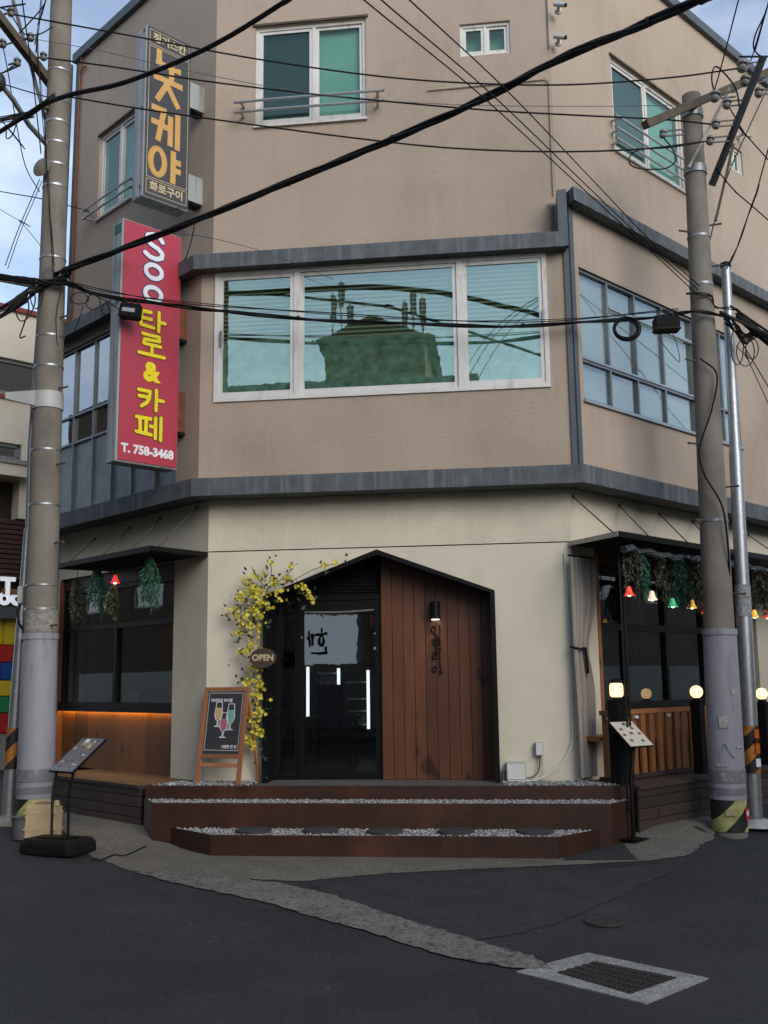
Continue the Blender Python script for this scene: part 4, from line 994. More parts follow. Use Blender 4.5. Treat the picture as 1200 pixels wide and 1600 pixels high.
text('T. 758-3468', FS, RX(.5), .0121, RY(.945), .135, M['lett'], t, bold=.006)
for z in (rz1 - 1.0, rz1 - 2.12):
    MB().fb(FS, ru1 + .001, -.16, -.15, -.03, z - .24, z + .24).build('wall_bracket', M['rustbr'], t)
    MB().fb(FS, ru1 + .03, -.13, -.155, -.02, z - .28, z - .245).build('bracket_foot', M['blackm'], t)

# ------------------------------------------------------------------ utility poles
def pole(label, base, top, r0, r1, extra, zj, zh0, zh1, zc):
    """tapered concrete pole with plastic sleeve and hazard wrap; zj sleeve top, zh0..zh1 hazard wrap"""
    t = thing('utility_pole', label, 'utility pole', base)
    ax = (top - base); Ln = ax.length; ax = ax / Ln
    def pt(z): return base + ax * ((z - base.z) / ax.z)
    def rr(z): return r0 + (r1 - r0) * (z - base.z) / (top.z - base.z)
    tz = top.z + extra
    MB().tube([pt(base.z - .05), pt(base.z + (tz - base.z) * .33), pt(base.z + (tz - base.z) * .66), pt(tz)], [rr(base.z), rr(base.z + (tz - base.z) * .33), rr(base.z + (tz - base.z) * .66), rr(tz)], 28).build('shaft', M['conc'], t, True)
    q = .006
    MB().tube([pt(zh1 + .001), pt(zj)], [rr(zh1) + .012, rr(zj) + .014], 28).build('sleeve', M['jacket'], t, True)
    MB().tube([pt(zj - .05), pt(zj + .012)], [rr(zj) + .024, rr(zj) + .024], 28).build('sleeve_collar', M['jacket'], t, True)
    for a, b in ((.17, .30), (.05, .12)): MB().tube([pt(zh1 + a), pt(zh1 + b)], [rr(zh1) + .0155, rr(zh1) + .0155], 28).build('sleeve_band', M['jacketd'], t, True)
    MB().tube([pt(zh0), pt(zh1)], [rr(zh0) + .008, rr(zh1) + .008], 28).build('hazard_wrap', M['hazy'], t, True)
    return t, pt, rr
def strap(t, pt, rr, z, m, h=.03, name='strap', thick=.006):
    MB().tube([pt(z - h / 2), pt(z + h / 2)], [rr(z) + thick, rr(z) + thick], 24).build(name, m, t, True)
def bolts(t, pt, rr, lst):
    for z, ang in lst:
        d = V((math.sin(rad(ang)), -math.cos(rad(ang)), 0)); a = pt(z) + d * rr(z)
        MB().tube([a - d * .02, a + d * .13, a + d * .135], [.011, .011, .016], 6).build('step_bolt', M['armwood'], t)

YL, YR = 11.2, 10.85
bL = gp(52, 1320); bL = at(52, 1318, YL); bL.z = gh(bL.x, bL.y); tL = at(96, 0, YL)
Lp, LpP, LpR = pole('concrete utility pole with lilac grey sleeve at the left', bL, tL, .185, .125, 1.2, at(66, 992, YL).z, at(52, 1300, YL).z, at(53, 1246, YL).z, 0)
for y in (115, 162, 195, 228, 262, 295): strap(Lp, LpP, LpR, at(90, y, YL).z, M['alu'], .022)
for y in (407, 528, 575, 705, 790, 915, 952): strap(Lp, LpP, LpR, at(75, y, YL).z, M['steel'], .02)
bolts(Lp, LpP, LpR, [(at(75, y, YL).z, a) for y, a in ((610, 62), (728, 62), (850, 62), (978, 55), (500, 60))])
# white painted bracket clasping the pole and reaching left
zb = at(70, 628, YL).z
strap(Lp, LpP, LpR, zb, M['greybox'], .19, 'clamp_plate', .012)
a = LpP(zb); MB().box8([a + V(q) for q in ((-.45, -.1, .02), (-.1, -.15, -.08), (-.1, -.1, -.08), (-.45, -.06, .02), (-.45, -.1, .09), (-.1, -.15, .095), (-.1, -.1, .095), (-.45, -.06, .09))]).build('bracket_arm', M['greybox'], Lp)
# printed notice wrapped on the shaft
zz = at(55, 970, YL).z; 
MB().tube([LpP(zz - .12), LpP(zz + .14)], [LpR(zz) + .003] * 2, 28).build('old_notice', mat('scraped_poster', (.25, .235, .21), .9, var=.45, vs=24), Lp, True)
# grey electrical cabinet and lamps
a = LpP(at(88, 448, YL).z) + V((.02, -.17, 0)); MB().box(a, .10, .08, .15).build('junction_box', M['cablegrey'], Lp, bevel=.008)
# alley mirror / round plate
a = at(66, 262, YL - .15); MB().lathe(a, [(.001, 0), (.11, 0), (.12, .012), (.11, .02), (.001, .03)], 20, (-.35, -.9, .1)).build('round_plate', M['conc'], Lp, True)
# cross arms on the left pole
ca = [(at(-30, -10, 10.4), at(80, 132, YL), .09, M['armwood'])]
for a, b, w, m in ca: MB().bar(a, b, w, w).build('cross_arm', m, Lp)
MB().bar(at(20, 0, 11.0), at(72, 190, YL), .035, .035).build('brace', M['armdark'], Lp)
MB().tube([at(-20, 105, 10.2), at(20, 155, 10.5), at(45, 195, 10.9), at(86, 240, YL)], [.032, .03, .03, .034], 10).build('lamp_arm', M['steel'], Lp, True)
MB().sph(at(-4, 128, 10.3), .09, 12, 8, (1, 1, 1.3)).build('street_light_head', M['armdark'], Lp, True)
MB().bar(at(-40, 426, 10.3), at(70, 448, YL), .05, .075).build('cross_arm', M['greybox'], Lp)
def insulator(parent, c, s=1., ax=(0, 0, 1)):
    MB().lathe(c, [(.001, -.055 * s), (.03 * s, -.05 * s), (.045 * s, -.03 * s), (.045 * s, -.015 * s), (.024 * s, -.008 * s), (.024 * s, .008 * s), (.045 * s, .015 * s), (.045 * s, .03 * s), (.03 * s, .05 * s), (.001, .055 * s)], 12, ax).build('insulator', M['insul'], parent, True)
for i, (x, y, d) in enumerate(((17, 19, 10.8), (48, 58, 10.9), (68, 88, 11.0), (27, 97, 10.8), (4, 68, 10.6), (72, 165, 11.05))):
    c = at(x, y, d); insulator(Lp, c, .95); MB().bar(c + V((-.12, .05, .0)), c, .016, .016).build('clevis', M['armdark'], Lp)
# low sleeve pole: galvanised conduit beside the left pole, orange hazard band
bC = at(11, 1316, 11.35); bC.z = gh(bC.x, bC.y); tC = at(43, 826, 11.35)
t = thing('conduit_pole', 'slim galvanised conduit pole with orange hazard band at the left edge', 'pole', bC)
MB().tube([bC, bC.lerp(tC, .5), tC], [.075, .062, .036], 16).build('shaft', M['steel'], t, True)
fC = lambda y: bC.lerp(tC, (1316 - y) / 490.)
MB().tube([fC(1226), fC(1160)], [.078, .077], 16).build('hazard_band', M['hazo'], t, True)
MB().box(V((bC.x, bC.y, bC.z - .05)), .22, .22, .15).build('footing', M['drainc'], t, bevel=.02)
a = fC(955) + V((-.0, -.075, 0)); MB().box(a, .06, .04, .19).build('switch_box', M['greybox'], t, bevel=.006)
MB().tube(smoothpath([a + V((.0, -.005, .0)), a + V((-.02, -.01, -.12)), a + V((.02, .0, -.25)), a + V((.09, .0, -.30)), LpP(at(60, 1003, YL).z) + V((-.16, -.1, 0))], 6), .012, 6).build('lead', M['rubber'], t, True)
MB().tube([tC + V((.005, 0, -.02)), at(47, 700, 11.4), at(62, 480, 11.35)], [.03, .028, .026], 10).build('riser_pipe', M['alud'], t, True)

bR = at(1142, 1322, YR); bR.z = gh(bR.x, bR.y) - .01; tR = at(1080, 150, YR)
Rp, RpP, RpR = pole('concrete utility pole with lilac grey sleeve on the right', bR, tR, .175, .105, 0, at(1126, 985, YR).z, at(1142, 1297, YR).z, at(1140, 1248, YR).z, 0)
for y in (372, 447, 815): strap(Rp, RpP, RpR, at(1100, y, YR).z, M['alud'], .03)
for y in (180, 268): strap(Rp, RpP, RpR, at(1085, y, YR).z, M['alud'], .09, 'clamp', .016)
bolts(Rp, RpP, RpR, [(at(1090, y, YR).z, a) for y, a in ((365, -70), (355, 70), (418, 75), (540, -70), (566, -65), (695, -70), (763, 65), (815, -60), (930, 60))])
MB().bar(at(1008, 195, 10.3), at(1225, 102, 11.6), .085, .085).build('cross_arm', M['armwood'], Rp)
MB().bar(at(1112, 290, 10.75), at(1193, 88, 10.15), .05, .065).build('cross_arm', M['armdark'], Rp)
MB().bar(at(1076, 262, 10.72), at(1140, 138, 10.75), .03, .03).build('brace', M['insul'], Rp)
MB().bar(at(1118, 345, 10.8), at(1146, 225, 10.75), .03, .03).build('brace', M['armwood'], Rp)
for i, (x, y, d, s_) in enumerate(((1160, 103, 10.5, 1.35), (1164, 126, 10.5, 1.2), (1117, 150, 10.55, 1.25), (1136, 162, 10.5, 1.1), (1119, 194, 10.45, 1.), (1110, 219, 10.5, 1.), (1036, 209, 10.35, .9), (1186, 144, 10.5, 1.1))):
    c = at(x, y, d); insulator(Rp, c, s_, (.15, 0, 1))
    e_ = c + V((.24, .02, .03)); MB().bar(c + V((0, 0, .03)), e_ + V((0, 0, .03)), .014, .014).build('clevis', M['armdark'], Rp); MB().bar(c + V((0, 0, -.03)), e_ + V((0, 0, -.03)), .014, .014).build('clevis', M['armdark'], Rp)
# stickers on the sleeve
ft = lambda z, ang: RpP(z) + V((math.sin(rad(ang)), -math.cos(rad(ang)), 0)) * (RpR(z) + .017)
def sticker(z, ang, w, h, m, name='sticker'):
    fr = Fr(ft(z, ang), (math.cos(rad(ang)), math.sin(rad(ang)), 0), (math.sin(rad(ang)), -math.cos(rad(ang)), 0)); MB().fb(fr, -w / 2, w / 2, -.004, .003, z - h / 2, z + h / 2).build(name, m, Rp); return fr
M['stred'] = flat('red_sticker', (.45, .03, .04)); M['stbuff'] = flat('buff_sticker', (.42, .32, .20))
zh = at(1140, 1270, YR).z
sticker(zh + .02, -12, .10, .055, M['stbuff']); fr_ = sticker(zh, 52, .10, .12, M['stred']); sticker(zh + .008, 52, .06, .05, M['lett']).n
M['flyer'] = mat('torn_flyer_paper', (.40, .39, .37), .9, var=.45, vs=40)
for z_, an, w_, h_ in ((1.25, -20, .09, .12), (1.55, 20, .06, .05), (.82, -32, .10, .03), (1.0, 30, .08, .025)): sticker(z_, an, w_, h_, M['flyer'], 'flyer_remnant')
# scribble
z_s = at(1128, 1170, YR).z; pth = [ft(z_s + dz, an) for dz, an in ((-.02, -28), (.06, -22), (.02, -12), (-.05, -2), (-.08, 8))]
MB().tube(smoothpath(pth, 5), .005, 5).build('scribble', M['jacketd'], Rp)
# steel pole on the right
bS = at(1181, 1318, 11.1); bS.z = gh(bS.x, bS.y); tS = at(1134, 418, 11.1)
t = thing('steel_pole', 'galvanised steel pole with orange hazard band beside the right concrete pole', 'pole', bS)
fS = lambda y: bS.lerp(tS, (1318 - y) / 900.)
MB().tube([bS, fS(965), fS(960), fS(735), fS(730), tS], [.088, .084, .076, .070, .062, .052], 18).build('shaft', M['steel'], t, True)
MB().tube([tS, tS + V((0, 0, .05)), tS + V((0, 0, .07))], [.06, .06, .02], 14).build('cap', M['black'], t, True)
MB().tube([fS(1240), fS(1168)], [.092, .091], 18).build('hazard_band', M['hazo'], t, True)
for y0, y1, m in ((1210, 1174, flat('orange_label', (.55, .12, .02))), (1230, 1218, M['lett'])):
    a = fS(y0); fr_ = Fr(a + V((.045, -.083, 0)), (.85, .53, 0), (.53, -.85, 0)); MB().fb(fr_, -.035, .035, -.004, .004, fS(y0).z, fS(y1).z).build('label', m, t)
fr_ = Fr(fS(1192) + V((.045, -.085, 0)), (.85, .53, 0), (.53, -.85, 0)); text('주의', fr_, 0, .0045, fS(1192).z, .07, M['black'], t, bold=.003)
ft_ = MB().lathe(V((bS.x, bS.y, bS.z - .02)), [(.001, .09), (.12, .085), (.17, .05), (.24, .015)], 14); ft_.v = [(x + random.uniform(-.02, .02), y + random.uniform(-.02, .02), z) for x, y, z in ft_.v]
ft_.build('cement_footing', mat('fresh_cement', (.42, .42, .41), .9, var=.15, vs=12), t, True)
zn = fS(955).z; MB().tube([fS(1000), fS(950)], [.089, .085], 18).build('torn_notice', mat('torn_sticker', (.30, .31, .31), .8, var=.6, vs=30), t, True)

# ------------------------------------------------------------------ overhead cables
def carry_on(pts):
    p = [at(*q) for q in pts]       # lines that leave the picture run on past its edge
    def out(q): return q[0] > 1195 or q[0] < 0 or q[1] < 0
    if out(pts[0]): p.insert(0, p[0] + (p[0] - p[1]).normalized() * 7)
    if out(pts[-1]): p.append(p[-1] + (p[-1] - p[-2]).normalized() * 7)
    return p
def cable(label, pts, r, m='rubber', group='overhead cables', k=8, name='overhead_cable', extra=None):
    p = carry_on(pts)
    o = MB().tube(smoothpath(p, k), r, 6).build(name, M[m], smooth=True)
    return tag(o, label, 'cable', group)
def bundle(label, pts, r, n, spread, group='overhead cables', ties=0):
    """several strands that wander round each other"""
    base = smoothpath(carry_on(pts), 10); t = thing('cable_bundle', label, 'cable', base[0], group)
    for i in range(n):
        ph = i * 2.4 + random.random(); f_ = random.uniform(.15, .35)
        p = [b + V((0, .6 * math.cos(j * f_ + ph), math.sin(j * f_ + ph))) * spread for j, b in enumerate(base)]
        MB().tube(p, r * random.uniform(.75, 1.25), 6).build('strand', M['rubber'], t, True)
    for q in range(ties):
        j = int((q + .5) / ties * (len(base) - 1)); d = (base[j + 1] - base[j]).normalized()
        MB().tube([base[j] - d * .015, base[j] + d * .015], spread * 1.25 + r * .75, 8).build('cable_tie', M['rubber'], t, True)
    return t
bundle('thick black cable bundle sweeping from the left pole up to the upper right', [(98, 424, 11.0), (200, 385, 10.7), (330, 335, 10.2), (500, 264, 9.6), (640, 206, 9.0), (760, 152, 8.4), (880, 90, 7.8), (990, 44, 7.2), (1110, -8, 6.6), (1200, -50, 6.1)], .016, 4, .022, ties=9)
cable('thick black cable climbing across the top left of the building', [(-10, 212, 9.2), (60, 168, 9.0), (110, 148, 8.9), (200, 127, 8.7), (330, 72, 8.2), (455, -4, 7.6), (520, -50, 7.2)], .022)
cable('topmost thin line strung between the two poles', [(17, 22, 10.8), (90, 35, 10.8), (200, 55, 10.8), (400, 92, 10.75), (600, 120, 10.7), (760, 131, 10.65), (900, 132, 10.6), (1050, 121, 10.55), (1160, 106, 10.5)], .0095)
cable('second line between the poles passing the red and black signs', [(68, 90, 11.0), (180, 105, 10.95), (330, 128, 10.9), (480, 146, 10.8), (600, 158, 10.7), (760, 172, 10.65), (900, 180, 10.55), (1040, 187, 10.5), (1119, 195, 10.45)], .0095)
cable('lowest of the thin lines between the poles across the tan wall', [(100, 150, 11.05), (220, 170, 10.95), (360, 190, 10.85), (540, 214, 10.75), (700, 231, 10.65), (860, 237, 10.6), (1000, 233, 10.55), (1110, 220, 10.5)], .0095)
cable('faint grey line sagging just above the second window line', [(48, 60, 10.9), (150, 78, 10.9), (300, 112, 10.8), (500, 148, 10.75), (700, 163, 10.7), (900, 166, 10.6), (1050, 164, 10.55), (1110, 158, 10.5)], .004, 'cablegrey')
bundle('long black cable bundle sagging across the large green window', [(100, 442, 11.0), (160, 462, 10.95), (250, 474, 10.9), (340, 486, 10.85), (480, 498, 10.8), (620, 506, 10.75), (760, 509, 10.7), (870, 507, 10.7), (980, 499, 10.68), (1060, 490, 10.66), (1100, 488, 10.66), (1140, 496, 10.7), (1215, 530, 10.8)], .011, 4, .016, ties=5)
bundle('thin twisted cable above the bundle by the large green window', [(100, 440, 11.0), (170, 455, 10.9), (300, 474, 10.85), (480, 488, 10.8), (700, 500, 10.75), (880, 500, 10.7), (1060, 484, 10.66)], .006, 2, .012)
for i, (x0, x1, lab) in enumerate(((569, 1087, 'leftmost of three thin lines falling diagonally to the right pole'), (596, 1090, 'middle of three thin lines falling diagonally to the right pole'), (640, 1093, 'rightmost of three thin lines falling diagonally to the right pole'))):
    yy = (458, 452, 447)[i]
    cable(lab, [(x0 - 60, -62, 5.6), (x0, 0, 6.2), (x0 + (x1 - x0) * .33, 143 - 4, 7.9), (x0 + (x1 - x0) * .62, 282 - 6, 9.4), (x0 + (x1 - x0) * .85, 390 - 5, 10.3), (x1, yy, 10.72)], .006)
cable('thin line dropping from the top edge onto the right cross arm', [(1170, -60, 9.8), (1154, 0, 10.1), (1128, 100, 10.5), (1115, 145, 10.6)], .008)
cable('thin line rising off the cross arm to the upper right corner', [(1173, 95, 10.4), (1188, 50, 10.0), (1205, -10, 9.6)], .007)
cable('long thin line running down right from the steel cross arm', [(1138, 165, 10.5), (1165, 210, 10.7), (1205, 255, 11.0)], .008)
cable('thin stay slanting from the right edge down to the concrete pole', [(1205, 125, 11.6), (1170, 200, 11.4), (1130, 295, 11.2), (1094, 440, 10.95), (1086, 462, 10.9)], .007)
cable('thin line dropping past the small window on the right', [(1118, 262, 10.6), (1150, 300, 10.9), (1205, 348, 11.4)], .008)
bundle('twisted service cable rising from the steel pole top to the right edge', [(1136, 420, 11.0), (1152, 385, 10.9), (1170, 335, 10.7), (1185, 290, 10.5), (1210, 200, 10.1)], .007, 2, .012)
cable('cable hanging down the front of the right concrete pole', [(1094, 560, 10.66), (1120, 585, 10.66), (1112, 640, 10.65), (1093, 700, 10.63), (1100, 740, 10.62), (1128, 790, 10.62), (1137, 850, 10.66), (1140, 900, 10.75)], .010)
cable('looped cable hanging below the right cross arm', [(1036, 214, 10.35), (1050, 232, 10.33), (1056, 250, 10.3), (1040, 263, 10.3), (1005, 264, 10.3), (986, 258, 10.3), (984, 245, 10.32), (1000, 234, 10.35), (1050, 230, 10.4), (1108, 220, 10.5)], .008)
cable('jumper loop at the far upper right insulators', [(1210, 88, 10.3), (1190, 88, 10.2), (1178, 76, 10.2), (1180, 55, 10.15), (1196, 20, 10.0), (1205, -10, 9.9)], .009)
cable('jumper arching over the right cross arm insulators', [(1117, 148, 10.55), (1112, 122, 10.5), (1118, 104, 10.5), (1135, 118, 10.5), (1150, 140, 10.5), (1156, 170, 10.5)], .009)
cable('thin pale wire hanging from the splice on the right window', [(1050, 518, 10.66), (1058, 540, 10.66), (1062, 565, 10.66), (1050, 555, 10.66), (1030, 530, 10.66)], .004)
cable('thin stay falling from the steel pole to the lower right edge', [(1140, 505, 10.95), (1165, 545, 11.0), (1205, 612, 11.1)], .006)
cable('second thin line falling to the right edge below the tangle', [(1150, 540, 10.9), (1170, 565, 11.0), (1205, 640, 11.2)], .005)
bundle('tangled black cables leaving the steel pole to the right edge', [(1132, 498, 10.9), (1150, 512, 10.85), (1165, 530, 10.85), (1185, 520, 10.85), (1215, 545, 10.9)], .008, 12, .055)
bundle('thin twisted pair running from the concrete pole past the steel pole', [(1072, 458, 10.7), (1110, 462, 10.7), (1118, 480, 10.8), (1150, 483, 10.85), (1170, 498, 10.9), (1210, 525, 11.0)], .006, 3, .012)
for i, (cx, cy, rx, ry, lab) in enumerate(((1165, 550, 14, 22, 'small loose wire loop hanging beside the steel pole'), (1152, 540, 10, 30, 'long loose wire loop in front of the steel pole'), (1175, 545, 10, 16, 'narrow wire loop at the right edge of the tangle'))):
    cable(lab, [(cx + rx * math.cos(a), cy + ry * math.sin(a), 10.8 + .04 * math.sin(a)) for a in [PI * 2 * k / 10 for k in range(11)]], .006)
# left-hand tangle
lt = [('bundle of cables entering from the left below the pale arm', [(-15, 498, 10.5), (15, 480, 10.7), (40, 462, 10.9), (75, 440, 11.05), (110, 425, 11.0)], .010, 12, .06),
      ('black cables lying along the pale arm at the left edge', [(-15, 430, 10.4), (25, 436, 10.7), (60, 440, 10.95), (105, 440, 11.0)], .012, 5, .03),
      ('bundle of service drops crossing the top left corner', [(-15, 190, 10.0), (20, 184, 10.2), (45, 178, 10.5), (85, 150, 10.95)], .007, 7, .035),
      ('bundle of thin wires dropping behind the left insulators', [(66, -15, 10.8), (58, 60, 10.9), (64, 140, 11.0), (72, 240, 11.0), (78, 330, 11.0), (84, 420, 11.0)], .004, 4, .05)]
for lab, pts, r, n, sp in lt: bundle(lab, pts, r, n, sp)
lc = [('thin line from the left edge to the topmost insulator', [(-15, 14, 10.5), (0, 12, 10.6), (17, 19, 10.8)], .009),
      ('black jumper running between the upper left insulators', [(17, 22, 10.8), (35, 50, 10.8), (48, 55, 10.9), (65, 52, 10.9), (82, 42, 11.0)], .008),
      ('black line from the left edge to the second insulator', [(-15, 78, 10.4), (15, 68, 10.7), (48, 60, 10.9)], .010),
      ('black line from the left edge to the lower insulator', [(-15, 122, 10.4), (8, 112, 10.6), (27, 98, 10.8)], .010),
      ('steep thin line at the far upper left', [(32, -20, 9.8), (40, 40, 10.3), (50, 110, 10.7), (62, 220, 10.9), (64, 240, 11.0)], .007),
      ('thin line from the top edge to the left pole', [(78, -20, 10.2), (70, 5, 10.4), (55, 25, 10.7), (30, 52, 10.9)], .008),
      ('thin line from the arm sloping behind the left pole', [(0, 130, 10.5), (50, 145, 10.9), (75, 152, 11.1)], .007),
      ('looped black wire below the left insulators', [(-12, 170, 10.3), (8, 195, 10.5), (10, 216, 10.6), (20, 210, 10.6), (28, 190, 10.7), (45, 180, 10.8)], .007),
      ('grey line sweeping down from the left cross arm', [(2, 60, 10.4), (12, 110, 10.5), (25, 190, 10.7), (40, 260, 10.9), (62, 300, 11.0)], .006),
      ('pale twin line falling from sky to the lower left', [(62, 280, 11.1), (45, 320, 11.2), (28, 360, 11.4), (8, 415, 11.8)], .006),
      ('second pale line falling from sky to the lower left', [(66, 282, 11.1), (50, 320, 11.2), (32, 362, 11.4), (12, 420, 11.8)], .005),
      ('thin horizontal line passing behind the left pole', [(-12, 297, 11.6), (40, 306, 11.6), (75, 313, 11.6), (140, 330, 11.7)], .006),
      ('faint line from the left edge sloping down to the pole', [(-12, 320, 11.6), (30, 345, 11.5), (68, 390, 11.3)], .004),
      ('slack wire dangling over the cream house', [(40, 455, 10.9), (45, 480, 10.9), (38, 505, 10.9), (31, 527, 10.9), (40, 525, 10.9)], .008),
      ('wire dangling down the face of the left pole', [(95, 455, 11.0), (88, 490, 11.0), (88, 520, 11.0), (90, 540, 11.0)], .006),
      ('loose wire loop under the left tangle', [(20, 470, 10.8), (30, 500, 10.8), (45, 495, 10.85), (55, 470, 10.9), (50, 445, 10.95)], .008),
      ('loose wire loop close to the left pole', [(45, 455, 10.9), (52, 480, 10.9), (62, 478, 10.95), (68, 455, 11.0), (66, 440, 11.0)], .007),
      ('thin line running from the splice box to the left pole', [(112, 440, 10.95), (150, 462, 10.9), (172, 474, 10.85), (190, 486, 10.82)], .007),
      ('wire drooping from the bundle over the grey glazing', [(130, 478, 11.0), (125, 495, 11.2), (116, 520, 11.4)], .005),
      ('thin vertical wire hanging from the dark sign', [(305, 345, 11.0), (300, 372, 11.1), (292, 398, 11.2), (287, 408, 11.25)], .006),
      ('faint line from the red sign to the tan wall', [(285, 366, 11.2), (330, 372, 11.2), (420, 396, 11.1), (520, 436, 11.0)], .003)]
for lab, pts, r in lc: cable(lab, pts, r)
for i, (cx, cy, rx, ry, lab) in enumerate(((124, 466, 14, 9, 'flat coil of spare cable nearest the left pole'), (146, 472, 11, 12, 'round coil of spare cable beside the left pole'), (165, 483, 6, 9, 'small coil of spare cable before the splice box'))):
    cable(lab, [(cx + rx * math.cos(a) * (1 + .1 * math.sin(3 * a)), cy + ry * math.sin(a), 10.9 + .02 * math.cos(2 * a)) for a in [PI * 2 * k / 12 for k in range(25)]], .006, group='coils of spare cable', name='cable_coil')
# neat cable coil and splice boxes on the bundle
co = thing('cable_coil', 'neat round coil of black cable hanging before the right windows', 'cable coil', at(978, 514, 10.66), 'coils of spare cable')
for k in range(4):
    R_ = .115 + .012 * k
    MB().tube([at(978, 514, 10.66) + V((R_ * math.cos(a) + .004 * k, .01 * math.sin(k + a), R_ * .88 * math.sin(a))) for a in [2 * PI * q / 28 for q in range(29)]], .008, 6).build('turn', M['rubber'], co, True)
def splice(c, lx, lab, tilt, sz=(.24, .13, .13)):
    t = thing('splice_box', lab, 'junction box', c, 'black splice boxes on the cables')
    R_ = Matrix.Rotation(tilt, 3, 'Y')
    def bx(x, y, z, a, b, d, m, nm):
        q = [(-1, -1), (1, -1), (1, 1), (-1, 1)]
        MB().box8([c + R_ @ V((x + i * a / 2, y + j * b / 2, z - d / 2)) for i, j in q] + [c + R_ @ V((x + i * a / 2, y + j * b / 2, z + d / 2)) for i, j in q]).build(nm, m, t, bevel=.012 if a > .1 and b > .05 else .002)
    bx(0, 0, 0, *sz, M['blackm'], 'case'); bx(0, 0, -sz[2] * .35, sz[0] * 1.08, sz[1] * 1.08, .03, M['black'], 'rim')
    for k in (-1, 0, 1): bx(k * sz[0] * .3, 0, sz[2] * .5 + .02, .02, .03, .05, M['black'], 'hanger')
    if lx: bx(-.01, -sz[1] / 2 - .002, 0, sz[0] * .62, .006, .045, M['alu'], 'label_plate')
splice(at(204, 487, 10.82), True, 'black splice box with silver plate before the red sign', rad(8), (.23, .12, .17))
splice(at(1041, 508, 10.64), False, 'black splice box on the cables before the right windows', rad(-2), (.27, .14, .16))

# ------------------------------------------------------------------ wall cameras
def cctv(label, fr, u, z, w=0., dirv=(0, 0, 0)):
    t = thing('security_camera', label, 'camera', fr.P(u, w, z), 'wall cameras')
    MB().lathe(fr.P(u, w, z), [(.045, 0), (.045, .02), (.02, .03), (.018, .09)], 12, fr.n).build('mount', M['greybox'], t, True)
    a = fr.P(u, w + .10, z); MB().tube([a - fr.d * .05 + V((0, 0, .03)), a + fr.d * .07 + V((0, 0, -.03)) + fr.n * .05], .026, 12).build('body', M['greybox'], t, True)
    MB().tube([a + fr.d * .07 + V((0, 0, -.03)) + fr.n * .05, a + fr.d * .085 + V((0, 0, -.036)) + fr.n * .057], .024, 10).build('lens', M['black'], t)
cctv('upper of two white cameras on the top corner of the tan wall', FM, FM.pu(879, 18)[0] - .05, FM.pu(872, 18)[1])
cctv('lower of two white cameras on the top corner of the tan wall', FM, FM.pu(879, 68)[0] - .05, FM.pu(872, 68)[1])
cctv('white camera on the tan wall beside the small right window', FR, *FR.pu(1152, 214))

# ------------------------------------------------------------------ hanging greenery and bell lights
def leafmat(name, c):
    m, t, b = newmat(name); col = ramp(t, noise(t, 18, (1, 1, 1), 2), [(.3, mul(c, .55)), (.7, mul(c, 1.5))])
    t.links.new(col, b.inputs['Base Color']); b.inputs['Roughness'].default_value = .55; return m
M['teal'] = leafmat('teal_green_leaves', (.025, .095, .055)); M['olive'] = leafmat('olive_leaves', (.050, .058, .025)); M['vine'] = leafmat('vine_leaves', (.035, .065, .03))
def leaf(mb, p, d, l, w, rnd):
    d = d.normalized(); s_ = d.cross(V((rnd.uniform(-1, 1), rnd.uniform(-1, 1), rnd.uniform(-1, 1)))).normalized() * w; n_ = d.cross(s_).normalized() * w * .35
    mb.add([p, p + d * l * .45 + s_ + n_, p + d * l, p + d * l * .45 - s_ + n_], [(0, 1, 2), (0, 2, 3)])
def hanging(fr, x0, x1, y0, y1, w, m, label, seed, group):
    rnd = random.Random(seed); ua_, zt = fr.pu((x0 + x1) / 2, y0, w); zb = fr.pu((x0 + x1) / 2, y1, w)[1]; hw = abs(fr.pu(x1, y0, w)[0] - fr.pu(x0, y0, w)[0]) / 2
    hw = min(hw, .13); top = fr.P(ua_, w, zt); t = thing('hanging_plant', label, 'hanging plant', top, group)
    mb = MB(); stem = MB(); h = zt - zb
    for k in range(11):
        a = rnd.uniform(0, 6.28); f_ = rnd.uniform(.55, 1.0); ln = h * f_; R_ = hw * rnd.uniform(.3, 1.0); pts = []
        for j in range(8):
            q = j / 7; sp = math.sin(min(1, q * 1.7) * PI / 2) * (1 - .35 * q)
            pts.append(top + V((math.cos(a) * R_ * sp, math.sin(a) * R_ * sp * .8, -ln * q)) + V((rnd.uniform(-.01, .01), rnd.uniform(-.01, .01), 0)))
        stem.tube(pts, .0025, 4, False)
        for j in range(1, 8):
            for q in range(6):
                p = pts[j - 1].lerp(pts[j], rnd.random()); d = V((math.cos(a + rnd.uniform(-2, 2)), math.sin(a + rnd.uniform(-2, 2)), -rnd.uniform(.5, 2.2)))
                leaf(mb, p, d, rnd.uniform(.045, .085), rnd.uniform(.007, .013), rnd)
    mb.build('foliage', M[m], t)['kind'] = 'stuff'; stem.build('stems', M[m], t)['kind'] = 'stuff'
    MB().tube([top + V((0, 0, -.02)), V((top.x, top.y, AWZ - .002))], .004, 5).build('hook', M['black'], t)
G1, G2 = 'greenery under the left awning', 'greenery under the right awning'
for i, a in enumerate(((222, 248, 868, 960, 'teal', 'leafy teal plant hanging nearest the cream pillar on the left'), (140, 163, 888, 965, 'teal', 'leafy teal plant hanging between the olive ones on the left'), (113, 128, 905, 970, 'olive', 'dull olive plant hanging beside the left pole'), (170, 186, 912, 972, 'olive', 'olive plant hanging below the red bell on the left'))):
    hanging(FL, *a[:4], .72, a[4], a[5], i, G1)
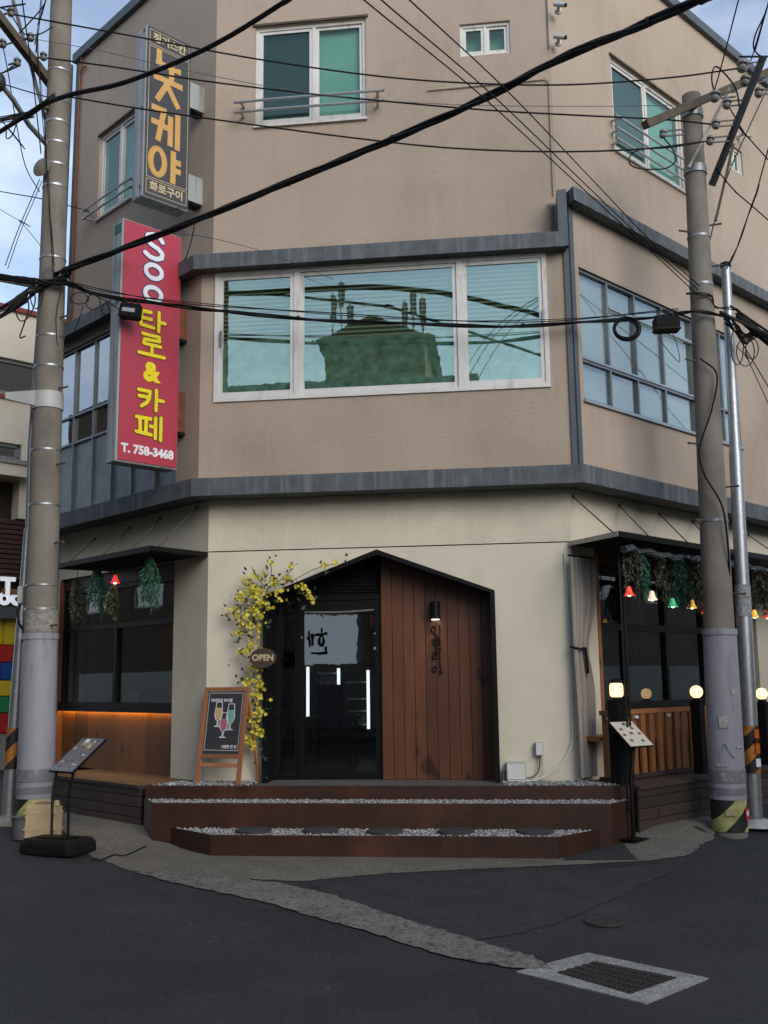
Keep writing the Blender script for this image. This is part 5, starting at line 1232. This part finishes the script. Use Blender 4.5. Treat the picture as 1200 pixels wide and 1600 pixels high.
for i, a in enumerate(((968, 996, 848, 938, 'olive', 'olive plant hanging nearest the terrace corner'), (988, 1012, 862, 942, 'teal', 'teal plant hanging over the red and white bells'), (1023, 1038, 868, 945, 'olive', 'narrow olive plant hanging between two teal ones'), (1045, 1077, 862, 952, 'teal', 'bushy teal plant hanging over the green bell'), (1081, 1100, 878, 955, 'olive', 'olive plant hanging against the concrete pole on the right'), (1172, 1199, 898, 962, 'olive', 'olive plant hanging at the right edge past the steel pole'))):
    hanging(FR, *a[:4], .74, a[4], a[5], 20 + i, G2)
bellc = {'red': (.75, .05, .03), 'white': (.85, .62, .45), 'green': (.03, .35, .13), 'yellow': (.8, .42, .04)}
bm_ = {}
for k, c in bellc.items():
    m, t_n, b = newmat(k + '_bell'); b.inputs['Base Color'].default_value = (*c, 1); b.inputs['Emission Color'].default_value = (*c, 1); b.inputs['Emission Strength'].default_value = .55; b.inputs['Roughness'].default_value = .4; bm_[k] = m
def bell(fr, px, py, w, col, label):
    u, z = fr.pu(px, py, w); c = fr.P(u, w, z); t = thing('bell_light', label, 'string light', c, 'coloured bell lights under the awnings')
    MB().lathe(c, [(.012, .065), (.022, .055), (.028, .03), (.036, .0), (.056, -.03), (.052, -.032), (.032, .0)], 12).build('shade', bm_[col], t, True)
    MB().sph(c + V((0, 0, -.02)), .02, 10, 6).build('bulb', M['bulb'], t, True)
    MB().lathe(c, [(.012, .06), (.012, .085), (.001, .085)], 8).build('cap', M['black'], t)
    MB().tube([c + V((0, 0, .08)), V((c.x, c.y, AWZ - .06))], .003, 5).build('drop_wire', M['black'], t)
bell(FL, 180, 907, .72, 'red', 'glowing red bell light under the left awning')
for px, py, col, lab in ((983, 926, 'red', 'glowing red bell light nearest the terrace corner'), (1019, 933, 'white', 'glowing pale bell light right of the red one'), (1051, 944, 'green', 'glowing green bell light under the teal plant'), (1081, 946, 'yellow', 'glowing yellow bell light left of the concrete pole'), (1103, 954, 'red', 'red bell light half hidden by the concrete pole'), (1179, 961, 'yellow', 'yellow bell light just right of the steel pole'), (1199, 962, 'red', 'red bell light cut by the right edge')):
    bell(FR, px, py, .74, col, lab)
# ------------------------------------------------------------------ yellow flower garland
def garland():
    rnd = random.Random(11); m, t_n, b = newmat('yellow_petals'); col = ramp(t_n, noise(t_n, 30, (1, 1, 1), 2), [(.3, (.42, .34, .02)), (.7, (.78, .66, .06))]); t_n.links.new(col, b.inputs['Base Color']); b.inputs['Roughness'].default_value = .6
    q = lambda x, y, w: FM.P(FM.pu(x, y, w)[0], w, FM.pu(x, y, w)[1])
    t = thing('flower_garland', 'yellow flowering artificial vine climbing the left side of the entrance', 'flowers', q(408, 1222, .12))
    stems = [[(408, 1224, .10), (404, 1180, .12), (408, 1120, .13), (406, 1060, .15), (410, 1000, .14), (410, 950, .15), (418, 920, .16)], [(418, 925, .16), (405, 905, .2), (392, 885, .22)], [(418, 922, .16), (424, 895, .2), (423, 880, .2)], [(420, 920, .16), (440, 905, .18), (458, 888, .18)], [(420, 918, .16), (455, 908, .2), (490, 890, .2), (524, 880, .2)], [(462, 905, .18), (474, 918, .2), (486, 935, .22)], [(412, 960, .15), (385, 945, .2), (364, 955, .22)], [(410, 975, .15), (390, 985, .2), (373, 988, .2)], [(408, 1030, .15), (390, 1030, .2), (374, 1020, .2)], [(406, 1080, .14), (392, 1070, .18), (382, 1066, .18)], [(407, 1120, .13), (394, 1125, .17), (386, 1112, .17)], [(406, 1160, .12), (398, 1150, .16), (388, 1140, .16)]]
    sm = MB(); lv = MB(); fl = MB()
    for s_ in stems: sm.tube(smoothpath([q(*p) for p in s_], 5), .006 if len(s_) > 5 else .004, 5)
    cl = [(402, 899, 1), (394, 916, 1.3), (376, 936, 1.2), (398, 930, 1.5), (408, 922, 1), (435, 928, 1.2), (447, 903, .9), (428, 908, 1), (365, 955, .9), (394, 953, 1.4), (380, 967, 1.3), (398, 977, 1.6), (374, 988, 1), (421, 947, .9), (473, 916, .8), (483, 928, .9), (489, 937, .7), (390, 1012, 1.3), (375, 1021, .7), (395, 1046, 1.2), (384, 1065, .9), (402, 1068, 1.3), (401, 1088, 1.2), (398, 1104, 1.2), (388, 1118, .9), (398, 1128, 1.2), (402, 1142, 1), (392, 1150, .8), (396, 1160, .8), (424, 880, .5), (456, 888, .6), (507, 883, .5), (524, 880, .5), (388, 905, .6), (405, 940, 1.2), (404, 960, 1.1), (399, 1030, .8), (406, 1112, .9)]
    for x, y, s_ in cl:
        for k in range(int(11 * s_) + 2):
            c = q(x + rnd.gauss(0, 4.8 * s_), y + rnd.gauss(0, 4.8 * s_), .17 + rnd.uniform(-.04, .06)); a0 = rnd.random() * 6; R_ = rnd.uniform(.016, .030)
            n_ = (FM.n + V((rnd.uniform(-.8, .8), rnd.uniform(-.5, .5), rnd.uniform(-.5, .8)))).normalized(); ex = n_.orthogonal().normalized(); ey = n_.cross(ex)
            for j in range(5):
                a = a0 + j * 2 * PI / 5; d1 = ex * math.cos(a) + ey * math.sin(a); d2 = -ex * math.sin(a) + ey * math.cos(a)
                fl.add([c, c + d1 * R_ * .6 + d2 * R_ * .38 + n_ * R_ * .25, c + d1 * R_ + n_ * R_ * .35, c + d1 * R_ * .6 - d2 * R_ * .38 + n_ * R_ * .25], [(0, 1, 2), (0, 2, 3)])
        for k in range(int(6 * s_) + 2): leaf(lv, q(x + rnd.gauss(0, 9), y + rnd.gauss(0, 8), .14), V((rnd.uniform(-1, 1), rnd.uniform(-1, .3), rnd.uniform(-1, 1))), rnd.uniform(.04, .08), rnd.uniform(.012, .022), rnd)
    for k in range(60):
        y = rnd.uniform(920, 1215); leaf(lv, q(408 + rnd.gauss(0, 5), y, .13), V((rnd.uniform(-1, 1), rnd.uniform(-1, .3), rnd.uniform(-1, 1))), rnd.uniform(.03, .06), .012, rnd)
    sm.build('stem', M['vine'], t)['kind'] = 'stuff'; fl.build('blossoms', m, t)['kind'] = 'stuff'; lv.build('leaves', M['vine'], t)['kind'] = 'stuff'
garland()

# ------------------------------------------------------------------ cocktail board on its wooden easel
class Plane3:       # a tilted board: s across, h up the board, o out of it
    def __init__(s, O, yaw, tilt, roll=0):
        s.O = V(O); s.d = V((math.cos(yaw), math.sin(yaw), 0)); f_ = V((math.sin(yaw), -math.cos(yaw), 0)); s.e = V((0, 0, 1)) * math.cos(tilt) - f_ * math.sin(tilt); s.n = s.d.cross(s.e)
    def P(s, u, w, z): return s.O + s.d * u + s.n * w + s.e * z
u, _ = FM.pu(340, 1226, .36)
pb = FM.P(u, .36, ZD + .012)
BP = Plane3(pb, rad(-26), rad(9))
t = thing('easel_board', 'black cocktail board on a wooden easel beside the entrance flowers', 'menu board', pb)
hw = .26; ht = 1.02
for s_ in (-1, 1):
    MB().fb(BP, s_ * hw - .022, s_ * hw + .022, -.012, .022, 0, ht).build('leg', M['easel'], t)
    MB().bar(BP.P(s_ * (hw - .01), -.02, ht - .05), V((BP.P(s_ * hw, 0, 0).x, BP.P(s_ * hw, 0, 0).y, ZD + .012)) - V((BP.n.x, BP.n.y, 0)) * .40, .03, .02).build('rear_leg', M['easel'], t)
for z, nm in ((ht - .02, 'top_rail'), (.285, 'ledge'), (.195, 'lower_rail')): MB().fb(BP, -hw + .023, hw - .023, -.01, .026 if z == .285 else .018, z - .02, z + .02).build(nm, M['easel'], t)
MB().fb(BP, -hw + .03, hw - .03, -.006, .008, .31, ht - .045).build('board', M['signdark'], t)
fm = MB(); a0, a1, b0, b1 = -hw + .04, hw - .04, .345, ht - .06
for r_ in ((a0, a1, b0, b0 + .008), (a0, a1, b1 - .008, b1), (a0, a0 + .008, b0 + .008, b1 - .008), (a1 - .008, a1, b0 + .008, b1 - .008)): fm.fb(BP, r_[0], r_[1], .0082, .0098, r_[2], r_[3])
fm.build('border', M['greybox'], t)
def drink(cx, cz, s_, cfill):
    gl = MB(); outl = [(-.035, .2), (-.05, .06), (-.03, .015), (-.006, 0), (-.006, -.05), (-.04, -.062), (.04, -.062), (.006, -.05), (.006, 0), (.03, .015), (.05, .06), (.035, .2), (-.035, .2)]
    strokes(gl, BP, .0081, cx, cz, s_, s_, [outl], .007, .002, 6); gl.build('drawn_glass', M['lett'], t)
    MB().prism([BP.P(cx + x * s_, .0081, cz + y * s_) for x, y in ((-.028, .012), (.028, .012), (.044, .06), (.039, .14), (-.039, .14), (-.044, .06))], BP.n * .0012).build('drawn_drink', cfill, t)
drink(-.075, .66, 1.0, flat('peach_drink', (.62, .42, .2))); drink(.085, .63, 1.05, flat('mint_drink', (.2, .45, .36))); drink(.005, .545, 1.0, flat('berry_drink', (.42, .14, .18)))
text('칵테일과 하이볼', BP, -.05, .0082, .875, .042, M['lett'], t, bold=.001, dep=.0015)
text('시원한 한 잔', BP, .10, .0082, .385, .038, M['lett'], t, bold=.001, dep=.0015)

# ------------------------------------------------------------------ menu stands
pc = at(90, 1338, 10.35); pc.z = gh(pc.x, pc.y)
t = thing('menu_stand', 'black illuminated menu stand on a heavy base beside the left pole', 'menu stand', pc)
yaw = rad(-22); Rz = Matrix.Rotation(yaw, 3, 'Z')
bm2 = MB(); prof = [(1, 0.0), (1.02, .03), (1.0, .10), (.9, .135)]
vs = []
for s_, z in prof:
    for a, b in ((-1, -.75), (-.75, -1), (.75, -1), (1, -.75), (1, .75), (.75, 1), (-.75, 1), (-1, .75)): vs.append(pc + Rz @ V((a * .33 * s_, b * .20 * s_, z)))
bm2.add(vs, [(i * 8 + k, i * 8 + (k + 1) % 8, (i + 1) * 8 + (k + 1) % 8, (i + 1) * 8 + k) for i in range(3) for k in range(8)] + [tuple(range(24, 32)), tuple(range(7, -1, -1))])
bm2.build('weight_base', M['blackm'], t)
MB().box(pc + V((0, 0, .135)), .36, .16, .012, yaw).build('base_plate', M['black'], t)
pm = at(95, 1205, pc.y)
MP = Plane3(at(94, 1206, pc.y), rad(-38), rad(52))
pw, ph = .195, .50
for s_ in (-1, 1):
    foot = pc + Rz @ V((s_ * .10, .02, .14)); mid = foot.lerp(MP.P(s_ * .13, -.02, .05), .62) + V((-.02, 0, .0))
    MB().tube(smoothpath([foot, foot.lerp(mid, .5), mid, MP.P(s_ * .14, -.02, .06)], 5), .014, 8).build('upright', M['black'], t, True)
MB().fb(MP, -pw, pw, -.022, .0, 0, ph).build('panel', M['black'], t, bevel=.004)
MB().fb(MP, -pw + .012, pw - .012, .0002, .002, .012, ph - .012).build('menu_sheet', mat('dark_menu_print', (.13, .115, .115), .3, var=.5, vs=25, spec=.8), t)
rnd = random.Random(5)
for k in range(16):
    x = rnd.uniform(-.15, .13); z = rnd.uniform(.04, .45); w = rnd.uniform(.02, .07); h = rnd.uniform(.006, .03) if z < .3 else rnd.uniform(.02, .05)
    MB().fb(MP, x, x + w, .0021, .0024 + .00002 * k, z, z + h).build('menu_print', (M['goldp'], M['lett'], flat('meat_print_%d' % k, (.35, .08, .06)), M['cablegrey'])[k % 4], t)
text('MENU', MP, 0, .0023, .40, .075, M['goldp'], t, dep=.001)
bR2 = at(987, 1314, 10.32); bR2.z = gh(bR2.x, bR2.y)
t = thing('menu_stand', 'slim black menu stand with pale menu at the right deck', 'menu stand', bR2)
q = [bR2 + V((a, b, .008)) for a, b in ((-.27, .05), (.0, -.16), (.27, .03), (.0, .18))]
MB().prism(q, (0, 0, .014)).build('foot_plate', M['black'], t)
MP2 = Plane3(at(1004, 1166, bR2.y), rad(34), rad(50)); pw2, ph2 = .165, .36
MB().tube([bR2 + V((.02, 0, .02)), at(986, 1215, bR2.y), MP2.P(-.02, -.02, .10)], .022, 10).build('upright', M['black'], t, True)
MB().tube([bR2 + V((-.015, .02, .25)), at(978, 1210, bR2.y + .02), MP2.P(-.06, -.02, .16)], .010, 8).build('support_rod', M['black'], t, True)
MB().fb(MP2, -pw2, pw2, -.018, .0, 0, ph2).build('panel', M['black'], t, bevel=.003)
MB().fb(MP2, -pw2 + .006, pw2 - .006, .0002, .002, .006, ph2 - .006).build('menu_sheet', mat('cream_menu_print', (.60, .53, .44), .4, var=.06, vs=8), t)
for k, (x, z) in enumerate(((0, .32), (-.09, .25), (.07, .26), (-.0, .19), (.11, .18), (-.08, .09), (.07, .08), (-.11, .17))):
    mb = MB(); strokes(mb, MP2, .0021, x, z, .022 + .006 * (k == 3), .016, [ell(0, 0, .9, .6, 9), [(-1, -1), (1, -1)], [(-.5, .3), (.6, -.3)]], .006, .0012, 5); mb.build('menu_print', flat('brown_print_%d' % k, (.12, .06, .05)), t)
# cord on the ground
cp = [gp(x, y) + V((0, 0, .014)) for x, y in ((140, 1346), (160, 1345), (178, 1338), (190, 1322), (202, 1312), (228, 1306))]
tag(MB().tube(smoothpath(cp, 6), .007, 6).build('power_cord', M['rubber'], smooth=True), 'thin black cord running from the left menu stand to the deck', 'cord')
# jerrycan and bucket
pj = at(66, 1316, 10.72); pj.z = gh(pj.x, pj.y)
t = thing('jerrycan', 'beige plastic jerrycan at the foot of the left pole', 'jerrycan', pj)
MB().box(pj, .33, .20, .35, rad(-8)).build('body', M['beige'], t, bevel=.025)
jx = Matrix.Rotation(rad(-8), 3, 'Z')
MB().tube(smoothpath([pj + jx @ V(q) for q in ((-.12, 0, .342), (-.10, 0, .368), (0, 0, .38), (.10, 0, .368), (.12, 0, .342))], 5), .018, 8).build('handle', M['beige'], t, True)
MB().lathe(pj + jx @ V((.135, 0, .335)), [(.03, 0), (.03, .05), (.001, .05)], 12).build('cap', M['beige'], t, True)
for z in (.10, .26): MB().box(pj + V((0, 0, z)), .336, .206, .012, rad(-8)).build('moulded_rib', M['beige'], t)
pk = at(33, 1322, 10.75); pk.z = gh(pk.x, pk.y); tag(MB().lathe(pk, [(.001, .01), (.085, .0), (.105, .21), (.115, .215), (.105, .205), (.08, .02), (.001, .02)], 20).build('bucket', M['bucket'], smooth=True), 'dented dark grey bucket between the left pole and conduit pole', 'bucket')

# ------------------------------------------------------------------ behind the glass
sh = thing('bottle_shelf', 'shelf of bottles seen dimly through the glass door', 'shelf', FM.P(1.4, -4.3, .64))
def q4(x, y, w=-4.2): return FM.pu(x, y, w)
a, z1_ = q4(497, 1052); b, z0_ = q4(530, 1081)
for y in (1052, 1081, 1104): z = q4(512, y)[1]; MB().fb(FM, a, b, -4.4, -4.15, z - .012, z + .012).build('shelf_board', M['greybox'], sh)
c_, zc = q4(542, 1066); d_, _z = q4(572, 1066)
for y in (1066, 1092, 1111, 1132): z = q4(556, y)[1]; MB().fb(FM, c_, d_, -4.4, -4.15, z - .01, z + .01).build('shelf_board', M['greybox'], sh)
bt = mat('bottle_glass', (.04, .03, .06), .15, spec=.8); bt2 = mat('green_bottle_glass', (.05, .10, .02), .15, spec=.8)
ordn = ['first', 'second', 'third', 'fourth', 'fifth', 'last']
for k in range(6):
    z = q4(512, 1081)[1] + .013; u = a + .04 + (b - a - .08) * k / 5
    tag(MB().lathe(FM.P(u, -4.25, z), [(.001, 0), (.032, 0), (.032, .14), (.012, .19), (.012, .25), (.001, .25)], 10).build('bottle', bt, smooth=True), ordn[k] + ' dark bottle from the left on the shelf behind the glass door', 'bottle', 'bottles behind the door')
for k in range(4):
    z = q4(556, 1132)[1] + .011; u = c_ + .06 + (d_ - c_ - .12) * k / 3
    tag(MB().lathe(FM.P(u, -4.25, z), [(.001, 0), (.032, 0), (.032, .12), (.012, .16), (.012, .2), (.001, .2)], 10).build('bottle', bt2, smooth=True), ordn[k if k < 3 else 5] + ' green bottle from the left on the low shelf behind the door', 'bottle', 'bottles behind the door')
for i, (x, ya, yb, w, lab) in enumerate(((481, 1042, 1122, -4.1, 'long white light tube at the left behind the glass door'), (529, 1044, 1081, -4.1, 'short white light tube between the shelves behind the glass door'), (575, 1047, 1139, -4.1, 'long white light tube at the right behind the glass door'))):
    u, za_ = FM.pu(x, ya, w); _, zb2 = FM.pu(x, yb, w)
    tag(MB().tube([FM.P(u, w, zb2), FM.P(u, w, za_)], .024, 10).build('light_tube', M['tube'], smooth=True), lab, 'light tube', 'light tubes behind the door')
tb = thing('table', 'dark wooden table just inside the glass door', 'table', FM.P(1.3, -2.2, .64))
a, z = FM.pu(472, 1121, -2.0); b, _z = FM.pu(552, 1121, -2.0)
MB().fb(FM, a, b, -2.6, -2.0, z - .04, z).build('table_top', M['darkwood'], tb)
for u in (a + .05, b - .05):
    for w in (-2.55, -2.05): MB().fb(FM, u - .025, u + .025, w - .025, w + .025, .605, z - .041).build('leg', M['darkwood'], tb)
ch = thing('counter_stool', 'black padded stool silhouette inside the glass door', 'stool', FM.P(1.6, -2.9, .64))
u, z = FM.pu(517, 1095, -2.9); MB().fb(FM, u - .2, u + .16, -2.95, -2.9, z - .25, z + .22).build('backrest', M['blackm'], ch, bevel=.02); MB().fb(FM, u - .2, u + .16, -3.3, -2.9, z - .3, z - .24).build('seat', M['blackm'], ch)
for a_ in (-.17, .13):
    for w in (-3.25, -2.93): MB().fb(FM, u + a_ - .015, u + a_ + .015, w - .015, w + .015, .605, z - .3).build('leg', M['blackm'], ch)
# things seen through the left shop window
pt_ = thing('counter', 'dim wooden counter behind the left shop window', 'counter', FL.P(-2, -1, .6)); MB().fb(FL, -3.4, -.9, -1.3, -.9, .605, lz - .06).build('front', M['darkwood'], pt_); MB().fb(FL, -3.45, -.85, -1.35, -.8, lz - .058, lz - .02).build('top', M['darkwood'], pt_)
u, z = FL.pu(200, 1082, -1.0); tag(MB().lathe(FL.P(u, -1.05, lz - .019), [(.001, 0), (.10, 0), (.11, .15), (.10, .155), (.09, .02), (.001, .02)], 16).build('cooking_pot', M['white'], smooth=True), 'pale pot standing behind the left shop window', 'pot')
cr = thing('wire_rack', 'shiny wire dish rack behind the left shop window', 'rack', FL.P(-2.9, -1, lz))
for k in range(5):
    u = FL.pu(120, 1080, -1.0)[0] + .1 * k; MB().tube(smoothpath([FL.P(u, -.9, lz - .018), FL.P(u, -.95, lz + .16), FL.P(u, -1.1, lz + .2), FL.P(u, -1.25, lz + .12), FL.P(u, -1.28, lz - .018)], 4), .008, 6).build('hoop', M['alu'], cr, True)
MB().tube([FL.P(FL.pu(120, 1080, -1.0)[0] - .02, -1.1, lz + .2), FL.P(FL.pu(120, 1080, -1.0)[0] + .44, -1.1, lz + .2)], .008, 6).build('spine', M['alu'], cr)

wb = thing('wall_board', 'cream framed board inside the left shop window', 'board', FL.P(-2.6, -1.6, 2.0))
a, z1_ = FL.pu(122, 958, -1.6); b, z0_ = FL.pu(168, 990, -1.6)
MB().fb(FL, a, b, -1.66, -1.62, z0_, z1_).build('panel', mat('cream_board', (.6, .5, .32), .7), wb); MB().fb(FL, a - .06, b + .06, -1.70, -1.661, z0_ - .06, z1_ + .06).build('frame', M['darkwood'], wb)
# ------------------------------------------------------------------ neighbouring building across the side street
NO = at(30, 700, 19.0); FN = Fr(V((NO.x, NO.y, 0)), FR.d, FR.n)
nb = thing('neighbour_building', 'cream building with red roof trim behind the left pole', 'building', FN.P(0, 0, 0))
nz = lambda y, x=30, w=0: FN.pu(x, y, w)[1]
n0, n1 = FN.pu(-120, 700)[0], FN.pu(118, 700)[0]
ztop_ = nz(490, 35); wz_0, wz_1 = nz(618, 25), nz(562, 25); wu_1 = FN.pu(62, 600)[0]
nw = mat('pale_cream_render', (.70, .63, .50), .9, var=.07, vs=1)
lz1, lz0 = nz(692, 15), nz(718, 15)
MB().wall(FN, n0, n1, nz(815), ztop_, 0, .25, [(n0 + .6, wu_1, wz_0, wz_1), (n0 + .6, FN.pu(34, 700)[0], lz0, lz1)]).build('wall', nw, nb)
MB().fb(FN, n0, n1, -6, -.25, -.2, ztop_ - .3).build('wall', nw, nb)
MB().fb(FN, n0, n1, -.25, .06, ztop_, ztop_ + .09).build('roof_trim', mat('dull_red_trim', (.25, .035, .03), .6), nb)
MB().fb(FN, n0 + .6, wu_1, .0, .05, wz_0 - .10, wz_0 - .02).build('sill_trim', mat('dull_red_sill', (.2, .04, .035), .6), nb)
def nwin(R):
    f = MB(); a, b, c, d = R
    for r_ in ((a, b, c, c + .07), (a, b, d - .07, d), (a, a + .07, c, d), (b - .07, b, c, d)): f.fb(FN, r_[0], r_[1], -.16, -.06, r_[2], r_[3])
    n = max(1, round((b - a) / 1.1)); us = [a + (b - a) * k / n for k in range(n + 1)]
    for u in us[1:-1]: f.fb(FN, u - .04, u + .04, -.16, -.058, c + .07, d - .07)
    o = f.build('window', M['alud'], nb)
    for k in range(n): MB().fb(FN, us[k] + .05, us[k + 1] - .05, -.12, -.11, c + .07, d - .07).build('pane', M['gleft'], o)
    MB().fb(FN, a, b, -.22, -.2, c, d).build('curtain', M['frost_l'], o)
nwin((n0 + .6, wu_1, wz_0, wz_1)); nwin((n0 + .6, FN.pu(34, 700)[0], lz0, lz1))
cz = nz(745, 20, .6)
MB().fb(FN, n0, FN.pu(60, 730, .7)[0], 0, .7, cz, cz + .22).build('canopy', nw, nb); MB().fb(FN, n0, FN.pu(62, 730, .74)[0], -.0, .74, cz + .221, cz + .30).build('canopy_edge', M['drainc'], nb)
ca_, cb_ = FN.pu(26, 780, .3)[0], FN.pu(44, 780, .3)[0]; MB().fb(FN, ca_, cb_, .1, .4, nz(812, 35, .3), cz).build('pier', nw, nb)
MB().fb(FN, n0, n1, -.02, .02, nz(812, 20) - .0, cz + .1).build('canopy_shade_sheet', M['inside'], nb)  # dark sheet over the cream wall paints in the canopy's shade
s1_, s0_ = nz(812, 20, .35), nz(905, 20, .35)
ns = 12
for k in range(ns):
    z = s0_ + (s1_ - s0_) * k / ns; MB().fb(FN, n0, n1, .30, .36 + .012 * (k % 2), z + .01, z + (s1_ - s0_) / ns - .012).build('slat', M['slatbrown'], nb)
MB().fb(FN, n0, n1, .02, .29, s0_, s1_ - .01).build('fascia_back', M['slatbrown'], nb)
# lit sign with scalloped fringe
M['litw'] = emit('lit_white_sign', (.9, .93, 1), .3)
zs1, zs0 = nz(912, 15, .5), nz(946, 15, .5)
su = FN.pu(36, 930, .5)[0]
MB().fb(FN, n0, su + .2, .02, .45, nz(966, 15, .5), zs0 - .02).build('shop_canopy', M['bandsmooth'], nb)
for k in range(16):
    u = su - .1 - k * .23; MB().lathe(FN.P(u, .46, zs0 + .12), [(.045, 0), (.12, 0), (.12, .03), (.045, .03)], 16, FN.n).build('scallop', M['litw'], nb)
text('T', FN, FN.pu(12, 920, .5)[0], .47, nz(917, 12, .5), .42, M['litw'], nb, bold=.02, dep=.04)
MB().fb(FN, FN.pu(4, 925, .5)[0], su, .44, .5, nz(929, 15, .5), nz(920, 15, .5)).build('wood_strip', M['easel'], nb)
# coloured block wall
colz = [('yellow', (.62, .45, .02), 962, 1008), ('red', (.45, .02, .02), 1008, 1035), ('blue', (.01, .07, .30), 1035, 1063), ('yellow', (.62, .45, .02), 1063, 1088), ('green', (.02, .24, .07), 1088, 1114), ('red', (.45, .02, .02), 1114, 1146)]
bw2 = .62; ww = thing('block_wall', 'stacked wall of red yellow blue and green blocks at the left edge', 'wall', FN.P(-1, .2, nz(1146, 10, .2)))
ubk = FN.pu(27, 1050, .2)[0]
for r_, (nm, c, ya, yb) in enumerate(colz):
    z1_, z0_ = nz(ya, 10, .2), nz(yb, 10, .2); m = mat('glossy_%s_block_%d' % (nm, r_), c, .35, var=.1, vs=3)
    for k in range(5):
        u1_ = ubk - k * bw2 - (.3 if r_ % 2 else 0) + .3
        MB().fb(FN, u1_ - bw2 + .006, u1_ - .006, .05, .25, z0_ + .006, z1_ - .006).build('block', m, ww, bevel=.012)
MB().fb(FN, n0, ubk + .6, -.0, .22, -.2, nz(1147, 10, .2)).build('base_wall', M['drainc'], nb)
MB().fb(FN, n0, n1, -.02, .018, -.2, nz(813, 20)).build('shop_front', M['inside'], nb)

# ------------------------------------------------------------------ the far side of the street, seen only in the glass
FO = Fr(FM.P(0, 20, 0), -FM.d, -FM.n)     # u runs the other way here
ow = mat('grey_brick_render', (.17, .15, .13), .9, var=.2, vs=1.2, streak=-1); ow2 = mat('beige_render', (.40, .34, .25), .9, var=.12, vs=1)
def oblock(nm, lab, u0, u1, h, m, rows, cols, dep=8):
    t = thing(nm, lab, 'building', FO.P((u0 + u1) / 2, 0, 0)); holes = []
    for r_ in range(rows):
        for c in range(cols):
            a = u0 + (u1 - u0) * (c + .22) / cols; b = u0 + (u1 - u0) * (c + .78) / cols; z = 4.2 + r_ * (h - 4.4) / rows; holes.append((a, b, z, z + min(1.4, (h - 4.4) / rows * .6)))
    MB().wall(FO, u0, u1, 0, h, 0, .2, holes).build('wall', m, t); MB().fb(FO, u0, u1, -dep, -.25, 0, h - .05).build('wall', m, t); MB().fb(FO, u0, u1, -dep, .08, h, h + .18).build('parapet', M['bandsmooth'], t)
    for a, b, c, d in holes:
        f = MB()
        for r_ in ((a, b, c, c + .06), (a, b, d - .06, d), (a, a + .06, c + .06, d - .06), (b - .06, b, c + .06, d - .06), ((a + b) / 2 - .03, (a + b) / 2 + .03, c + .06, d - .06)): f.fb(FO, r_[0], r_[1], -.14, -.06, r_[2], r_[3])
        o = f.build('window', M['pvc'], t); MB().fb(FO, a + .06, b - .06, -.11, -.10, c + .06, d - .06).build('pane', M['gleft'], o)
    MB().fb(FO, u0 + .4, u1 - .4, .01, .06, .3, 2.1).build('shutter', M['alud'], t)
    return t
ob = oblock('opposite_building', 'dark brick building with rooftop antennas facing the corner across the street', -2.6, 9.5, 10.9, ow, 3, 5)
MB().fb(FO, -.9, 2.4, -6, -1, 11.1, 12.7).build('rooftop_room', mat('olive_render', (.10, .085, .05), .9), ob)
MB().prism([FO.P(-1.2, -.8, 12.7), FO.P(2.7, -.8, 12.7), FO.P(.9, -.8, 13.5)], FO.n * -5.4).build('rooftop_gable', M['armwood'], ob)
for u, h in ((2.2, 14.6), (1.9, 15.0), (1.6, 14.2), (-.5, 14.6), (-.8, 14.3), (-.2, 14.2)):
    MB().tube([FO.P(u, -1.4, 12.6), FO.P(u, -1.4, h)], .035, 6).build('antenna_mast', M['alud'], ob); MB().fb(FO, u - .10, u + .10, -1.52, -1.4, h - .9, h - .1).build('antenna_panel', M['cablegrey'], ob)
oblock('opposite_building', 'low beige building to the right across the street', -16, -2.9, 6.6, ow2, 1, 5)
oblock('opposite_building', 'plain beige building to the left across the street', 9.8, 20, 8.6, ow2, 2, 4)
_FO = FO
FO = Fr(FL.P(-1, 11, 0), -FL.d, -FL.n); oblock('opposite_building', 'brown brick building across the left side street', -6, 24, 11.4, mat('brown_brick_render', (.12, .075, .055), .9, var=.3, vs=3), 3, 9, 6)
FO = Fr(FR.P(4, 11.5, 0), -FR.d, -FR.n); oblock('opposite_building', 'dark grey building across the right side street', -26, 6.5, 7.4, ow, 1, 10, 6)
FO = _FO
sg_ = thing('shop_sign', 'white square lightbox sign with black brush character across the street', 'sign', FO.P(2.2, .2, 2.2))
MB().fb(FO, 1.41, 3.03, .02, .25, 2.26, 3.77).build('lightbox', emit('white_lightbox', (.75, .88, 1), .75), sg_)
mb = MB(); strokes(mb, FO, .251, 2.6, 2.95, .32, .40, [[(-.35, 1), (-.35, .75)], [(-.85, .62), (.25, .55)], ell(-.35, .12, .22, .36, 14), [(.45, .6), (.5, -.2)], [(.75, .9), (.78, -.3)], [(.75, .3), (1, .3)], [(-.75, -.4), (-.75, -.85), (.7, -.85)]], .075, .006, 8); mb.build('lettering', M['black'], sg_)['kind'] = 'stuff'
